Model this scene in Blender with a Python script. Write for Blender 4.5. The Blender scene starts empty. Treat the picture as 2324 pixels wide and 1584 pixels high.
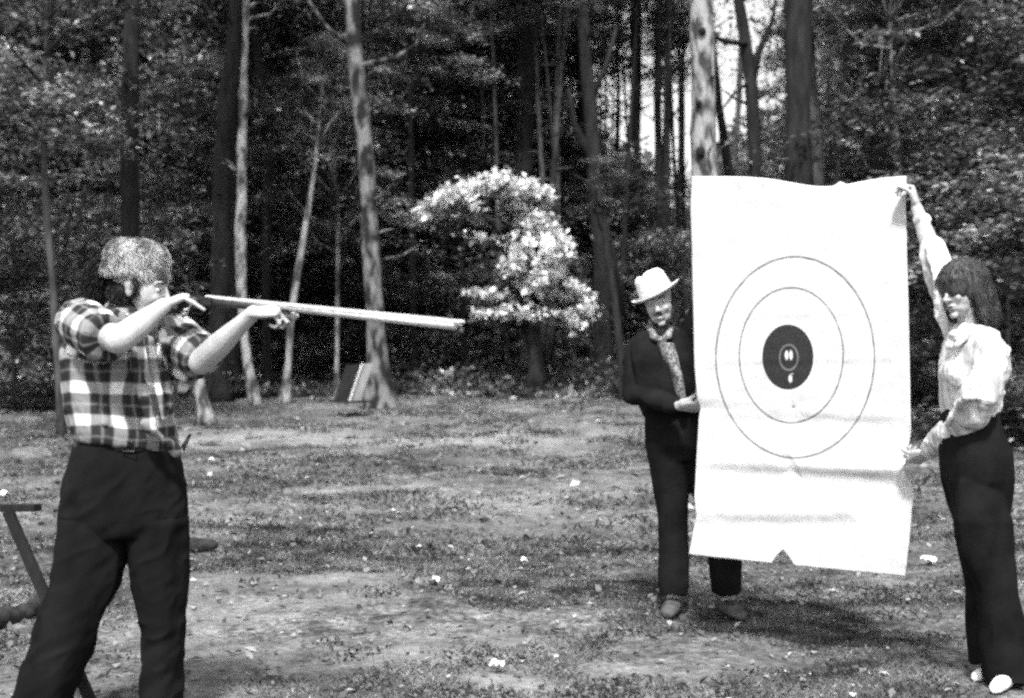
import bpy, bmesh, math, random
import numpy as np
from mathutils import Vector
R = math.radians
scene = bpy.context.scene
COL = scene.collection

# ------------------------------------------------------------------ camera, sky, sun, exposure
H, F, PITCH = 1.2, 3228.0, math.atan(54 / 3228)
cam = bpy.data.cameras.new('camera')
cam.sensor_width, cam.lens, cam.clip_end = 36, 50, 3000
camo = bpy.data.objects.new('camera', cam); COL.objects.link(camo)
camo.location = (0, 0, H); camo.rotation_euler = (math.pi / 2 + PITCH, 0, 0)
scene.camera = camo
cam.dof.use_dof = True; cam.dof.focus_distance = 6.0; cam.dof.aperture_fstop = 2.8
SUN_EL, SUN_AZ = R(54), R(-4)            # azimuth: from behind the camera, towards the right
sdir = Vector((math.sin(SUN_AZ) * math.cos(SUN_EL), -math.cos(SUN_AZ) * math.cos(SUN_EL), math.sin(SUN_EL)))
w = bpy.data.worlds.new('World'); scene.world = w; w.use_nodes = True
nt = w.node_tree
sky = nt.nodes.new('ShaderNodeTexSky'); sky.sky_type = 'NISHITA'; sky.sun_disc = False
sky.sun_elevation = SUN_EL; sky.sun_rotation = math.atan2(sdir.x, sdir.y)
sky.dust_density = 3.0
bw = nt.nodes.new('ShaderNodeRGBToBW')
nt.links.new(sky.outputs[0], bw.inputs[0]); 
veil = nt.nodes.new('ShaderNodeMix'); veil.data_type = 'FLOAT'; veil.inputs[0].default_value = .22; veil.inputs[3].default_value = 7.0   # thin bright cloud veil over the clear sky
nt.links.new(bw.outputs[0], veil.inputs[2]); nt.links.new(veil.outputs[0], nt.nodes['Background'].inputs[0])
nt.nodes['Background'].inputs[1].default_value = 0.15
sun = bpy.data.lights.new('sun', 'SUN'); sun.energy = 3.7; sun.angle = R(6.0); sun.color = (1, 1, 1)
suno = bpy.data.objects.new('sun', sun); COL.objects.link(suno)
suno.rotation_euler = sdir.to_track_quat('Z', 'Y').to_euler()
scene.view_settings.view_transform = 'Standard'; scene.view_settings.look = 'None'
scene.view_settings.exposure = 0.95; scene.view_settings.gamma = 1
scene.cycles.use_denoising = False
scene.cycles.use_adaptive_sampling = True; scene.cycles.adaptive_threshold = .09; scene.cycles.adaptive_min_samples = 16
scene.cycles.filter_width = 2.6
scene.cycles.max_bounces = 5; scene.cycles.diffuse_bounces = 3; scene.cycles.transmission_bounces = 3
scene.cycles.sample_clamp_indirect = 3

# ------------------------------------------------------------------ helpers
rng = np.random.default_rng(7); random.seed(7)
def V(*a): return np.array(a, float)
def nrm(v): v = np.asarray(v, float); return v / (np.linalg.norm(v) + 1e-9)
def P(px, py, Y):
    """point at distance Y on the line of sight of photo pixel (px, py) (2324 x 1584 frame)"""
    x, y = px - 1162, -(py - 792)
    c, s = math.cos(PITCH), math.sin(PITCH)
    d = V(x, F * c - y * s, F * s + y * c)
    return V(0, 0, H) + d * (Y / d[1])
def U(Y): return Y / F                    # metres per photo pixel at distance Y
GP = np.array([(-40, -.3), (0, 0), (7, 0), (12, .2), (18, .48), (22, .70), (32, 1.1), (45, 1.9), (70, 3.6), (150, 8), (400, 14), (1500, 25)])
def vnoise(p, seed=0):
    p = np.asarray(p, float); i = np.floor(p).astype(np.int64); f = p - i; f = f * f * (3 - 2 * f)
    def h(a, b, c):
        n = (a * 374761393 + b * 668265263 + c * 2147483647 + seed * 974634777) & 0xffffffff
        n = ((n ^ (n >> 13)) * 1274126177) & 0xffffffff
        return ((n ^ (n >> 16)) & 0xffff) / 65535.0
    r = 0
    for dx in (0, 1):
        for dy in (0, 1):
            for dz in (0, 1):
                wgt = (f[:, 0] if dx else 1 - f[:, 0]) * (f[:, 1] if dy else 1 - f[:, 1]) * (f[:, 2] if dz else 1 - f[:, 2])
                r = r + wgt * h(i[:, 0] + dx, i[:, 1] + dy, i[:, 2] + dz)
    return r * 2 - 1
def fbm(p, o=3, seed=0):
    return sum(vnoise(np.asarray(p) * 2 ** k, seed + k) * .5 ** k for k in range(o))
def ground_z(x, y):
    x = np.atleast_1d(np.asarray(x, float)); y = np.atleast_1d(np.asarray(y, float))
    z = np.interp(y, GP[:, 0], GP[:, 1]) * .6 + (np.interp(y - 2, GP[:, 0], GP[:, 1]) + np.interp(y + 2, GP[:, 0], GP[:, 1])) * .2
    z = z - .05 * np.clip((-x - .4) / 1.0, 0, 1) * np.clip((8 - y) / 3, 0, 1)
    q = np.stack([x, y, x * 0], 1)
    return z + .05 * vnoise(q * .55, 3) + .018 * vnoise(q * 2.3, 5) + .008 * vnoise(q * 7, 6) \
        - .035 * np.exp(-((x - .4) ** 2 + (y - 7) ** 2) / 8)
def gz(x, y): return float(ground_z(x, y)[0])

def lit_patch(x, y):  # sunlit bands of the clearing, painted as paler ground with thinner grass
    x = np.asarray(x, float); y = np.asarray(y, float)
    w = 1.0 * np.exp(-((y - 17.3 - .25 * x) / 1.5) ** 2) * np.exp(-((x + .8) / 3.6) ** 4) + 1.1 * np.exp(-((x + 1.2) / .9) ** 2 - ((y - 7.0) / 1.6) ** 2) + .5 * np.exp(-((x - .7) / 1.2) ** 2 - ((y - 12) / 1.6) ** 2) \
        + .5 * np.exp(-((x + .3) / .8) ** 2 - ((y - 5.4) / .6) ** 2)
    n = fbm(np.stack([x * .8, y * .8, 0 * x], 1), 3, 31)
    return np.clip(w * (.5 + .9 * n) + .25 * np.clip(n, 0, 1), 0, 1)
def mat(name, c0, c1=None, scale=8, rough=.85, bump=0, bscale=None, stretch=(1, 1, 1), contrast=(.35, .65), detail=4, spec=.3, metal=0):
    m = bpy.data.materials.new(name); m.use_nodes = True; n = m.node_tree; b = n.nodes['Principled BSDF']
    b.inputs['Roughness'].default_value = rough; b.inputs['Specular IOR Level'].default_value = spec; b.inputs['Metallic'].default_value = metal
    tc = n.nodes.new('ShaderNodeTexCoord'); mp = n.nodes.new('ShaderNodeMapping'); mp.inputs['Scale'].default_value = stretch
    n.links.new(tc.outputs['Object'], mp.inputs[0])
    no = n.nodes.new('ShaderNodeTexNoise'); no.inputs['Scale'].default_value = scale; no.inputs['Detail'].default_value = detail
    n.links.new(mp.outputs[0], no.inputs[0])
    cr = n.nodes.new('ShaderNodeValToRGB'); cr.color_ramp.elements[0].position, cr.color_ramp.elements[1].position = contrast
    c1 = c0 if c1 is None else c1
    cr.color_ramp.elements[0].color = (c0, c0, c0, 1); cr.color_ramp.elements[1].color = (c1, c1, c1, 1)
    n.links.new(no.outputs[0], cr.inputs[0]); n.links.new(cr.outputs[0], b.inputs['Base Color'])
    if bump:
        n2 = n.nodes.new('ShaderNodeTexNoise'); n2.inputs['Scale'].default_value = bscale or scale * 3; n2.inputs['Detail'].default_value = 5
        n.links.new(mp.outputs[0], n2.inputs[0])
        bp = n.nodes.new('ShaderNodeBump'); bp.inputs['Strength'].default_value = 1; bp.inputs['Distance'].default_value = bump
        n.links.new(n2.outputs[0], bp.inputs['Height']); n.links.new(bp.outputs[0], b.inputs['Normal'])
    m['cr'] = 1
    return m
def leafmat(name, stops, trans=.3, var=None):
    """each leaf has its own shade of grey; thin leaves let some light through"""
    m = bpy.data.materials.new(name); m.use_nodes = True; n = m.node_tree
    for x in list(n.nodes): n.nodes.remove(x)
    out = n.nodes.new('ShaderNodeOutputMaterial'); g = n.nodes.new('ShaderNodeNewGeometry')
    cr = n.nodes.new('ShaderNodeValToRGB'); e = cr.color_ramp.elements
    while len(e) < len(stops): e.new(.5)
    for k, (p, c) in enumerate(stops): e[k].position = p; e[k].color = (c, c, c, 1)
    n.links.new(g.outputs['Random Per Island'], cr.inputs[0])
    col = cr.outputs[0]
    if var:                                    # whole sprays differ in tone (young, dry and old growth)
        sc, lo, hi = var; tc = n.nodes.new('ShaderNodeTexCoord'); no = n.nodes.new('ShaderNodeTexNoise'); no.inputs['Scale'].default_value = sc; no.inputs['Detail'].default_value = 3
        n.links.new(tc.outputs['Object'], no.inputs[0]); mr = n.nodes.new('ShaderNodeMapRange'); n.links.new(no.outputs[0], mr.inputs[0])
        for k, q in enumerate((.38, .64, lo, hi)): mr.inputs[k + 1].default_value = q
        mr.interpolation_type = 'SMOOTHSTEP'
        mm = n.nodes.new('ShaderNodeVectorMath'); mm.operation = 'SCALE'; n.links.new(col, mm.inputs[0]); n.links.new(mr.outputs[0], mm.inputs['Scale']); col = mm.outputs[0]
    d = n.nodes.new('ShaderNodeBsdfDiffuse'); t = n.nodes.new('ShaderNodeBsdfTranslucent'); mx = n.nodes.new('ShaderNodeMixShader')
    mx.inputs[0].default_value = trans
    n.links.new(col, d.inputs[0]); n.links.new(col, t.inputs[0])
    n.links.new(d.outputs[0], mx.inputs[1]); n.links.new(t.outputs[0], mx.inputs[2]); n.links.new(mx.outputs[0], out.inputs[0])
    return m

def raw_mesh(name, verts, faces_flat, per):
    me = bpy.data.meshes.new(name)
    verts = np.asarray(verts, np.float32).reshape(-1, 3); ff = np.asarray(faces_flat, np.int32).ravel(); nf = len(ff) // per
    me.vertices.add(len(verts)); me.vertices.foreach_set('co', verts.ravel())
    me.loops.add(len(ff)); me.loops.foreach_set('vertex_index', ff)
    me.polygons.add(nf); me.polygons.foreach_set('loop_start', np.arange(nf, dtype=np.int32) * per)
    me.update(calc_edges=True); return me
def link(name, me, m=None, parent=None, loc=None):
    o = bpy.data.objects.new(name, me); COL.objects.link(o)
    if m is not None and me is not None and len(me.materials) == 0: me.materials.append(m)
    if parent is not None: o.parent = parent; o.matrix_parent_inverse.identity()
    if loc is not None: o.location = loc
    return o
def tag(o, label, cat, group=None, kind=None):
    if label: o['label'] = label
    if cat: o['category'] = cat
    if group: o['group'] = group
    if kind: o['kind'] = kind
    return o
def thing(name, label, cat, loc=(0, 0, 0), group=None):
    o = bpy.data.objects.new(name, None); COL.objects.link(o); o.location = tuple(loc); o.empty_display_size = .1
    return tag(o, label, cat, group)
def setorg(me, loc):
    """shift mesh data so that world-space coordinates sit under an Empty at loc"""
    co = np.empty(len(me.vertices) * 3, np.float32); me.vertices.foreach_get('co', co)
    co = co.reshape(-1, 3) - np.asarray(loc, np.float32); me.vertices.foreach_set('co', co.ravel()); me.update()

class MB:
    """collects closed shapes into one mesh"""
    def __init__(s): s.v = []; s.f = []; s.n = 0
    def add(s, verts, faces):
        s.v += [tuple(map(float, q)) for q in verts]; s.f += [tuple(i + s.n for i in f) for f in faces]; s.n += len(verts)
    def loft(s, rings, seg=20):
        """rings: (centre, half-axis a, half-axis b)"""
        vs = []
        for c, a, b in rings:
            for k in range(seg):
                t = 2 * math.pi * k / seg; vs.append(np.asarray(c) + np.asarray(a) * math.cos(t) + np.asarray(b) * math.sin(t))
        fs = []
        for i in range(len(rings) - 1):
            for k in range(seg):
                k2 = (k + 1) % seg; fs.append((i * seg + k, i * seg + k2, (i + 1) * seg + k2, (i + 1) * seg + k))
        fs.append(tuple(range(seg))[::-1]); fs.append(tuple((len(rings) - 1) * seg + k for k in range(seg)))
        s.add(vs, fs)
    def tube(s, pts, rads, seg=14, flat=1.0, up=None, ball=True):
        pts = [np.asarray(p, float) for p in pts]; rings = []
        for i, p in enumerate(pts):
            t = nrm(pts[min(i + 1, len(pts) - 1)] - pts[max(i - 1, 0)])
            u = np.asarray(up, float) if up is not None else (V(0, 0, 1) if abs(t[2]) < .9 else V(0, 1, 0))
            a = nrm(np.cross(t, u)); b = np.cross(a, t)
            rings.append((p, a * rads[i], b * rads[i] * flat))
        if ball:
            def end(i, sg):
                p = pts[i]; t = nrm(pts[0] - pts[1]) if i == 0 else nrm(pts[-1] - pts[-2])
                c, a, b = rings[i]; r = rads[i]
                return [(p + t * r * math.sin(q), a * math.cos(q), b * math.cos(q)) for q in (R(30), R(60), R(82))]
            rings = end(0, 1)[::-1] + rings + end(len(pts) - 1, 1)
        s.loft(rings, seg)
    def ell(s, c, a, b, d, seg=20):
        c, a, b, d = map(np.asarray, (c, a, b, d)); n = seg // 2; rings = []
        for i in range(n + 1):
            q = -math.pi / 2 + math.pi * (i + .001) / (n + .002); rings.append((c + d * math.sin(q), a * math.cos(q), b * math.cos(q)))
        s.loft(rings, seg)
    def box(s, c, a, b, d):
        c, a, b, d = map(np.asarray, (c, a, b, d)); vs = [c + a * i + b * j + d * k for i in (-1, 1) for j in (-1, 1) for k in (-1, 1)]
        s.add(vs, [(0, 1, 3, 2), (4, 6, 7, 5), (0, 4, 5, 1), (2, 3, 7, 6), (0, 2, 6, 4), (1, 5, 7, 3)])
    def mesh(s, name): me = bpy.data.meshes.new(name); me.from_pydata(s.v, [], s.f); me.update(); fixn(me); return me
    def build(s, name, m, parent=None, smooth=True, bevel=0, org=None):
        me = s.mesh(name)
        if org is not None: setorg(me, org)
        if smooth: me.polygons.foreach_set('use_smooth', [True] * len(me.polygons))
        o = link(name, me, m, parent)
        if bevel:
            b = o.modifiers.new('b', 'BEVEL'); b.width = bevel; b.segments = 2; b.limit_method = 'ANGLE'
        return o
def fixn(me):
    bm = bmesh.new(); bm.from_mesh(me); bmesh.ops.recalc_face_normals(bm, faces=bm.faces); bm.to_mesh(me); bm.free()
def getco(me):
    co = np.empty(len(me.vertices) * 3, np.float32); me.vertices.foreach_get('co', co); return co.reshape(-1, 3).astype(float)
def getno(me):
    co = np.empty(len(me.vertices) * 3, np.float32); me.vertex_normals.foreach_get('vector', co) if hasattr(me, 'vertex_normals') else me.vertices.foreach_get('normal', co)
    return co.reshape(-1, 3).astype(float)
def blob(name, mb, m, voxel=.006, smooth=6, disp=None, uv=None, parent=None, org=None):
    """one continuous surface grown round the collected shapes"""
    me = mb.mesh(name); o = bpy.data.objects.new('tmp', me); COL.objects.link(o)
    r = o.modifiers.new('r', 'REMESH'); r.mode = 'VOXEL'; r.voxel_size = voxel; r.use_smooth_shade = True
    s = o.modifiers.new('s', 'SMOOTH'); s.iterations = smooth; s.factor = .5
    dg = bpy.context.evaluated_depsgraph_get(); me2 = bpy.data.meshes.new_from_object(o.evaluated_get(dg))
    bpy.data.objects.remove(o); bpy.data.meshes.remove(me)
    me2.name = name; me2.materials.clear()
    if disp is not None:
        co = getco(me2); no = getno(me2); co = disp(co, no)
        me2.vertices.foreach_set('co', co.astype(np.float32).ravel()); me2.update()
    if uv is not None:
        co = getco(me2); u = uv(co); vi = np.empty(len(me2.loops), np.int32); me2.loops.foreach_get('vertex_index', vi)
        lay = me2.uv_layers.new(name='UVMap'); lay.data.foreach_set('uv', u[vi].astype(np.float32).ravel())
    if org is not None: setorg(me2, org)
    me2.polygons.foreach_set('use_smooth', [True] * len(me2.polygons))
    return link(name, me2, m, parent)
def folds(amp, sc, dirn=(0, 0, 1), squash=.25, seed=1):
    """soft cloth folds running along dirn"""
    d = nrm(dirn)
    def f(co, no):
        q = co - np.outer(co @ d, d) * (1 - squash)
        n = fbm(q * sc, 2, seed); n2 = 1 - 2 * np.abs(n)
        return co + no * (amp * n2)[:, None]
    return f

# ------------------------------------------------------------------ materials
M_bark_dark = mat('dark bark', .006, .02, 10, .95, .03, 14, (1, 1, .25))
M_bark_mid = mat('grey bark', .02, .07, 9, .95, .03, 16, (1, 1, .3))
M_bark_pale = mat('pale flaking bark', .035, .27, 9, .95, .03, 18, (1, 1, .4), (.40, .58), detail=7)
M_leaf = leafmat('forest leaves', [(0, .03), (.5, .075), (.8, .14), (.93, .25), (1, .45)], .4, (.7, .45, 2.6))
M_leaf2 = leafmat('understory leaves', [(0, .03), (.45, .07), (.75, .13), (.92, .22), (1, .4)], .4, (1.1, .45, 2.3))
M_bloom = leafmat('pale blossom bracts', [(0, .55), (.4, .8), (1, .92)], .3)
M_dleaf = leafmat('dogwood leaves', [(0, .05), (.5, .12), (1, .3)], .3)
M_grass = leafmat('turf blades', [(0, .06), (.5, .105), (.85, .17), (1, .3)], .35, (3.2, .35, 1.6))
M_litter = leafmat('fallen leaves', [(0, .05), (.55, .14), (.82, .26), (.95, .34), (1, .5)], .1)
M_tuft = leafmat('weed leaves', [(0, .03), (1, .12)], .3)
M_skin = mat('skin', .33, .42, 14, .6, .0015, 90, spec=.3)
M_skin_m = mat('skin of weathered face', .30, .40, 30, .65, .001, 250, spec=.35)
M_trouser = mat('dark trouser cloth', .007, .012, 6, .95, .002, 60, (1, 1, .35), spec=.03)
M_trouser_b = mat('black trouser cloth', .007, .012, 10, .95, .002, 80, spec=.03)
M_jacket = mat('black jacket cloth', .008, .014, 8, .95, .003, 60, spec=.03)
M_leather = mat('black leather', .012, .02, 20, .45, .001, 120)
M_blouse = mat('white blouse cloth', .36, .66, 30, .9, .003, 25, (1, 1, .12), (.40, .56), spec=.1)
M_hair = mat('brown hair', .012, .07, 45, .55, .004, 90, (1, 1, .12), spec=.5)
M_hairdk = mat('dark hair', .008, .02, 45, .6, .004, 90, (1, 1, .2), spec=.4)
M_felt = mat('pale felt', .66, .74, 10, .9, .001, 200, spec=.1)
M_band = mat('grey hat band', .45)
M_fur = leafmat('grey fur', [(0, .24), (.5, .33), (1, .45)], .1, (20, .3, 1.55))
M_furbase = mat('fur underlayer', .10, .48, 16, .95, .002, 160, contrast=(.36, .6))
M_furdk = leafmat('dark fur', [(0, .008), (.8, .03), (1, .1)], .1)
M_furdkb = mat('dark fur underlayer', .006, .03, 40, .95, .004, 160)
M_steel = mat('bright barrel steel', .5, .72, 60, .32, .0003, 300, (1, 1, 1), spec=.5, metal=.55)
M_stock = mat('dark walnut stock', .012, .03, 20, .5, spec=.4)
M_lock = mat('browned iron lock', .03, .06, 50, .4, metal=.6)
M_dark = mat('near black', .005)
M_eye = mat('eye white', .6, rough=.3)
M_shoe = mat('white canvas shoe', .7, .8, 20, .8)
M_shoe_b = mat('dark worn_shoe', .03, .10, 18, .7)
M_shoe_g = mat('scuffed tan shoe', .10, .32, 20, .8)
M_timber = mat('weathered dark timber', .005, .014, 20, .95, .002, 60, (1, 1, .3))
M_board = mat('weathered grey board', .24, .34, 16, .9, .002, 60, (1, 1, .3))
M_boardl = mat('bare pale board edge', .42, .55, 16, .9)
M_paper_w = mat('white scrap paper', .8)
M_log_shadow = mat('charred log', .008, .03, 18, .95, .006, 40)  # also colours the log shape that stands in for shadow

def plaidmat(name):
    m = bpy.data.materials.new(name); m.use_nodes = True; n = m.node_tree; b = n.nodes['Principled BSDF']
    b.inputs['Roughness'].default_value = .9; b.inputs['Specular IOR Level'].default_value = .15
    uv = n.nodes.new('ShaderNodeUVMap'); uv.uv_map = 'UVMap'
    sp = n.nodes.new('ShaderNodeSeparateXYZ'); n.links.new(uv.outputs[0], sp.inputs[0])
    def M(op, a, b_=None, c=None):
        x = n.nodes.new('ShaderNodeMath'); x.operation = op
        for i, q in enumerate((a, b_, c)):
            if q is None: continue
            if isinstance(q, (int, float)): x.inputs[i].default_value = q
            else: n.links.new(q, x.inputs[i])
        return x.outputs[0]
    def band(s, per, w0, off):
        t = M('PINGPONG', M('ADD', s, off), per / 2)          # 0 .. per/2
        mr = n.nodes.new('ShaderNodeMapRange'); mr.interpolation_type = 'SMOOTHSTEP'
        n.links.new(t, mr.inputs[0]); mr.inputs[1].default_value = w0 - .005; mr.inputs[2].default_value = w0 + .005
        mr.inputs[3].default_value = 1; mr.inputs[4].default_value = 0; return mr.outputs[0]
    A = band(sp.outputs[0], .115, .023, 10.03); B = band(sp.outputs[1], .118, .020, 10.058)
    A2 = band(sp.outputs[0], .115, .004, 10.087); B2 = band(sp.outputs[1], .118, .004, 10.117)
    v = M('ADD', M('ADD', M('MULTIPLY', A, .17), M('MULTIPLY', B, .20)), M('MULTIPLY', M('MULTIPLY', A, B), .36))
    v = M('ADD', v, M('ADD', M('MULTIPLY', A2, .10), M('MULTIPLY', B2, .08)))
    no = n.nodes.new('ShaderNodeTexNoise'); no.inputs['Scale'].default_value = 60; n.links.new(uv.outputs[0], no.inputs[0])
    v = M('MULTIPLY', M('ADD', v, .022), M('ADD', .75, M('MULTIPLY', no.outputs[0], .5)))
    c = n.nodes.new('ShaderNodeCombineColor')
    for k in range(3): n.links.new(v, c.inputs[k])
    n.links.new(c.outputs[0], b.inputs['Base Color'])
    return m
M_plaid = plaidmat('plaid flannel')
def printmat():
    m = mat('small patterned scarf cloth', .08, .26, 75, .9, contrast=(.46, .54)); return m
M_print = printmat()

# ------------------------------------------------------------------ ground
def ground():
    ys = np.concatenate([np.linspace(-30, 2, 30), np.linspace(2.3, 14, 260), np.linspace(14.2, 60, 160), np.geomspace(62, 1500, 40)])
    xs = np.concatenate([-np.geomspace(900, 9, 30), np.linspace(-8.8, 8.8, 280), np.geomspace(9, 900, 30)])
    X, Y = np.meshgrid(xs, ys); Z = ground_z(X.ravel(), Y.ravel())
    v = np.stack([X.ravel(), Y.ravel(), Z], 1); nx, ny = len(xs), len(ys)
    i, j = np.meshgrid(np.arange(nx - 1), np.arange(ny - 1)); a = (j * nx + i).ravel()
    f = np.stack([a, a + 1, a + nx + 1, a + nx], 1)
    me = raw_mesh('ground', v, f, 4); me.polygons.foreach_set('use_smooth', [True] * len(me.polygons))
    at = me.attributes.new('lit_patch', 'FLOAT', 'POINT'); at.data.foreach_set('value', lit_patch(v[:, 0], v[:, 1]).astype(np.float32))
    m = bpy.data.materials.new('mown turf and bare earth'); m.use_nodes = True; n = m.node_tree; b = n.nodes['Principled BSDF']
    b.inputs['Roughness'].default_value = 1; b.inputs['Specular IOR Level'].default_value = .05
    tc = n.nodes.new('ShaderNodeTexCoord')
    def noise(s, det=5, ro=.6):
        x = n.nodes.new('ShaderNodeTexNoise'); x.inputs['Scale'].default_value = s; x.inputs['Detail'].default_value = det; x.inputs['Roughness'].default_value = ro
        n.links.new(tc.outputs['Object'], x.inputs[0]); return x.outputs[0]
    def ramp(i, st):
        x = n.nodes.new('ShaderNodeValToRGB'); e = x.color_ramp.elements
        while len(e) < len(st): e.new(.5)
        for k, (p, c) in enumerate(st): e[k].position = p; e[k].color = (c, c, c, 1)
        n.links.new(i, x.inputs[0]); return x.outputs[0]
    def mul(a, c, op='MULTIPLY'):
        x = n.nodes.new('ShaderNodeMix'); x.data_type = 'RGBA'; x.blend_type = op; x.inputs[0].default_value = 1
        n.links.new(a, x.inputs[6]); n.links.new(c, x.inputs[7]); return x.outputs[2]
    big = ramp(noise(.55, 4), [(.35, .07), (.65, .19)])
    mid = ramp(noise(4, 6, .7), [(.36, .35), (.5, .85), (.68, 1.5)])
    fine = ramp(noise(26, 4, .7), [(.38, .42), (.5, .95), (.66, 1.8)])
    wa = n.nodes.new('ShaderNodeAttribute'); wa.attribute_name = 'lit_patch'; mx = n.nodes.new('ShaderNodeMix'); mx.data_type = 'RGBA'  # lit bands mixed into the ground colour
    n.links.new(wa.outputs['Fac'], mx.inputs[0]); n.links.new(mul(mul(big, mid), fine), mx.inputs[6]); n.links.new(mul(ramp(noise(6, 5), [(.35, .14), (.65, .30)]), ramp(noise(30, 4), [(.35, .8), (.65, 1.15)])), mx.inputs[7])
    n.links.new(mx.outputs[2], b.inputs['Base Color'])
    bp = n.nodes.new('ShaderNodeBump'); bp.inputs['Distance'].default_value = .02; n.links.new(noise(18, 6, .7), bp.inputs['Height'])
    n.links.new(bp.outputs[0], b.inputs['Normal'])
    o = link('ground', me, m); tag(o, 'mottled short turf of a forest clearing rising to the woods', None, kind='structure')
ground()

def wedge(n, y0, y1, power=1.0, margin=.42):
    y = y0 + (y1 - y0) * rng.random(n) ** power; y = np.sqrt(y0 ** 2 + (y1 ** 2 - y0 ** 2) * rng.random(n)) if power == 1 else y
    x = (rng.random(n) * 2 - 1) * margin * (y + .5)
    return x, y
def blades(n, y0, y1, h, wd, name, m, label, cat, lean=1.2):
    x, y = wedge(n * 2, y0, y1)
    dens = fbm(np.stack([x, y, x * 0], 1) * 1.3, 3, 11); keep = dens * 1.6 + rng.random(len(x)) * .9 - 1.5 * lit_patch(x, y) > .4; x, y = x[keep][:n], y[keep][:n]; n = len(x)
    z = ground_z(x, y) - .004; b = np.stack([x, y, z], 1)
    th = rng.random(n) * 6.283; d = np.stack([np.cos(th), np.sin(th), 0 * th], 1); s = rng.random(n) * 6.283
    hh = h * (.4 + .9 * rng.random(n)); tip = b + np.stack([np.cos(s) * lean * hh, np.sin(s) * lean * hh, hh], 1)
    ww = (wd * (.6 + .8 * rng.random(n)))[:, None]; v = np.stack([b - d * ww, b + d * ww, tip], 1)
    o = link(name, raw_mesh(name, v, np.arange(3 * n), 3), m); tag(o, label, cat, kind='stuff')
blades(150000, 3.2, 10, .020, .005, 'grass', M_grass, 'short grass blades growing over the near clearing', 'grass')
blades(110000, 9, 34, .04, .013, 'grass', M_grass, 'short rough grass growing across the far clearing', 'grass')
def litter(n, y0, y1, size, name, label):
    x, y = wedge(n, y0, y1); z = ground_z(x, y) + .012; c = np.stack([x, y, z], 1)
    a = rng.normal(size=(n, 3)); a[:, 2] *= .35; a /= np.linalg.norm(a, axis=1)[:, None]
    up = np.stack([rng.normal(size=n) * .35, rng.normal(size=n) * .35, np.ones(n)], 1); b = np.cross(up, a); b /= np.linalg.norm(b, axis=1)[:, None]
    s = (size * (.5 + rng.random(n) ** 2 * 1.6))[:, None]; k = np.cross(a, b) * s * .25
    v = np.stack([c - a * s, c - b * s * .6 + k, c + a * s, c + b * s * .6 + k], 1)
    o = link(name, raw_mesh(name, v, np.arange(4 * n), 4), M_litter); tag(o, label, 'fallen leaves', kind='stuff')
litter(5200, 3.2, 11, .016, 'leaf_litter', 'small pale and brown dead leaves scattered over the near turf')
litter(5000, 10, 34, .035, 'leaf_litter', 'dead leaves scattered over the far turf before the woods')
def clumps(n, y0, y1, name, label):
    cx, cy = wedge(n, y0, y1); per = 46
    x = np.repeat(cx, per) + rng.normal(size=n * per) * np.repeat(.03 + .09 * rng.random(n), per) * 1.6
    y = np.repeat(cy, per) + rng.normal(size=n * per) * .05
    z = ground_z(x, y) + rng.random(n * per) * .035; c = np.stack([x, y, z], 1); k = len(c)
    a = rng.normal(size=(k, 3)); a /= np.linalg.norm(a, axis=1)[:, None]; b = np.cross(a, rng.normal(size=(k, 3))); b /= np.linalg.norm(b, axis=1)[:, None]
    s = (.006 + .010 * rng.random(k))[:, None]
    v = np.stack([c - a * s, c - b * s * .6, c + a * s, c + b * s * .6], 1)
    o = link(name, raw_mesh(name, v, np.arange(4 * k), 4), M_tuft); tag(o, label, 'ground cover', kind='stuff')
clumps(300, 3.3, 16, 'weeds', 'low dark weed patches and holes in the turf')

# ------------------------------------------------------------------ leaves, crowns, trees
def leaf_cloud(c, size, flat=.0, asp=.6):
    n = len(c); nn = rng.normal(size=(n, 3)); nn[:, 2] += flat * 3 * np.sign(rng.random(n) - .1); nn /= np.linalg.norm(nn, axis=1)[:, None]
    a = np.cross(nn, rng.normal(size=(n, 3))); a /= np.linalg.norm(a, axis=1)[:, None]; b = np.cross(nn, a)
    s = (size * (.55 + .9 * rng.random(n)))[:, None]; k = nn * s * .18
    return np.stack([c - a * s, c - b * s * asp + k, c + a * s, c + b * s * asp + k], 1)
def quads(name, v): return raw_mesh(name, v, np.arange(len(v) * 4), 4)
def crown_high(seed, n_cl, per, rx, z0, z1, size, flat=.3, taper=.5):
    """clumps of leaves through an uneven crown between z0 and z1 round the trunk"""
    g = np.random.default_rng(seed); cs = []; limbs = []
    for k in range(n_cl):
        t = g.random(); z = z0 + (z1 - z0) * t; rr = rx * (1 - taper * abs(t - .35) / .65) * math.sqrt(g.random())
        a = g.random() * 6.283; c = V(rr * math.cos(a), rr * math.sin(a), z + .25 * rr * (g.random() - .3)); limbs.append(c)
        cr = (.55 + .75 * g.random()) * rx / 3.2; al, sdw = V(math.cos(a), math.sin(a), 0), V(-math.sin(a), math.cos(a), 0); l = g.normal(size=per) * cr
        s = g.normal(size=per) * cr * .45; cs.append(c + np.outer(l, al) + np.outer(s, sdw) + np.outer(-.22 * (l + cr) * np.abs(l + cr) * .3 / cr + g.normal(size=per) * cr * .13, V(0, 0, 1)))
    return np.concatenate(cs), limbs
CROWNS = {}
def crown_mesh(key, **kw):
    if key not in CROWNS:
        size, flat = kw['size'], kw.get('flat', .3); c, limbs = crown_high(**kw)
        CROWNS[key] = (quads('crown', leaf_cloud(c, size, flat)), limbs)
    return CROWNS[key]

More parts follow.
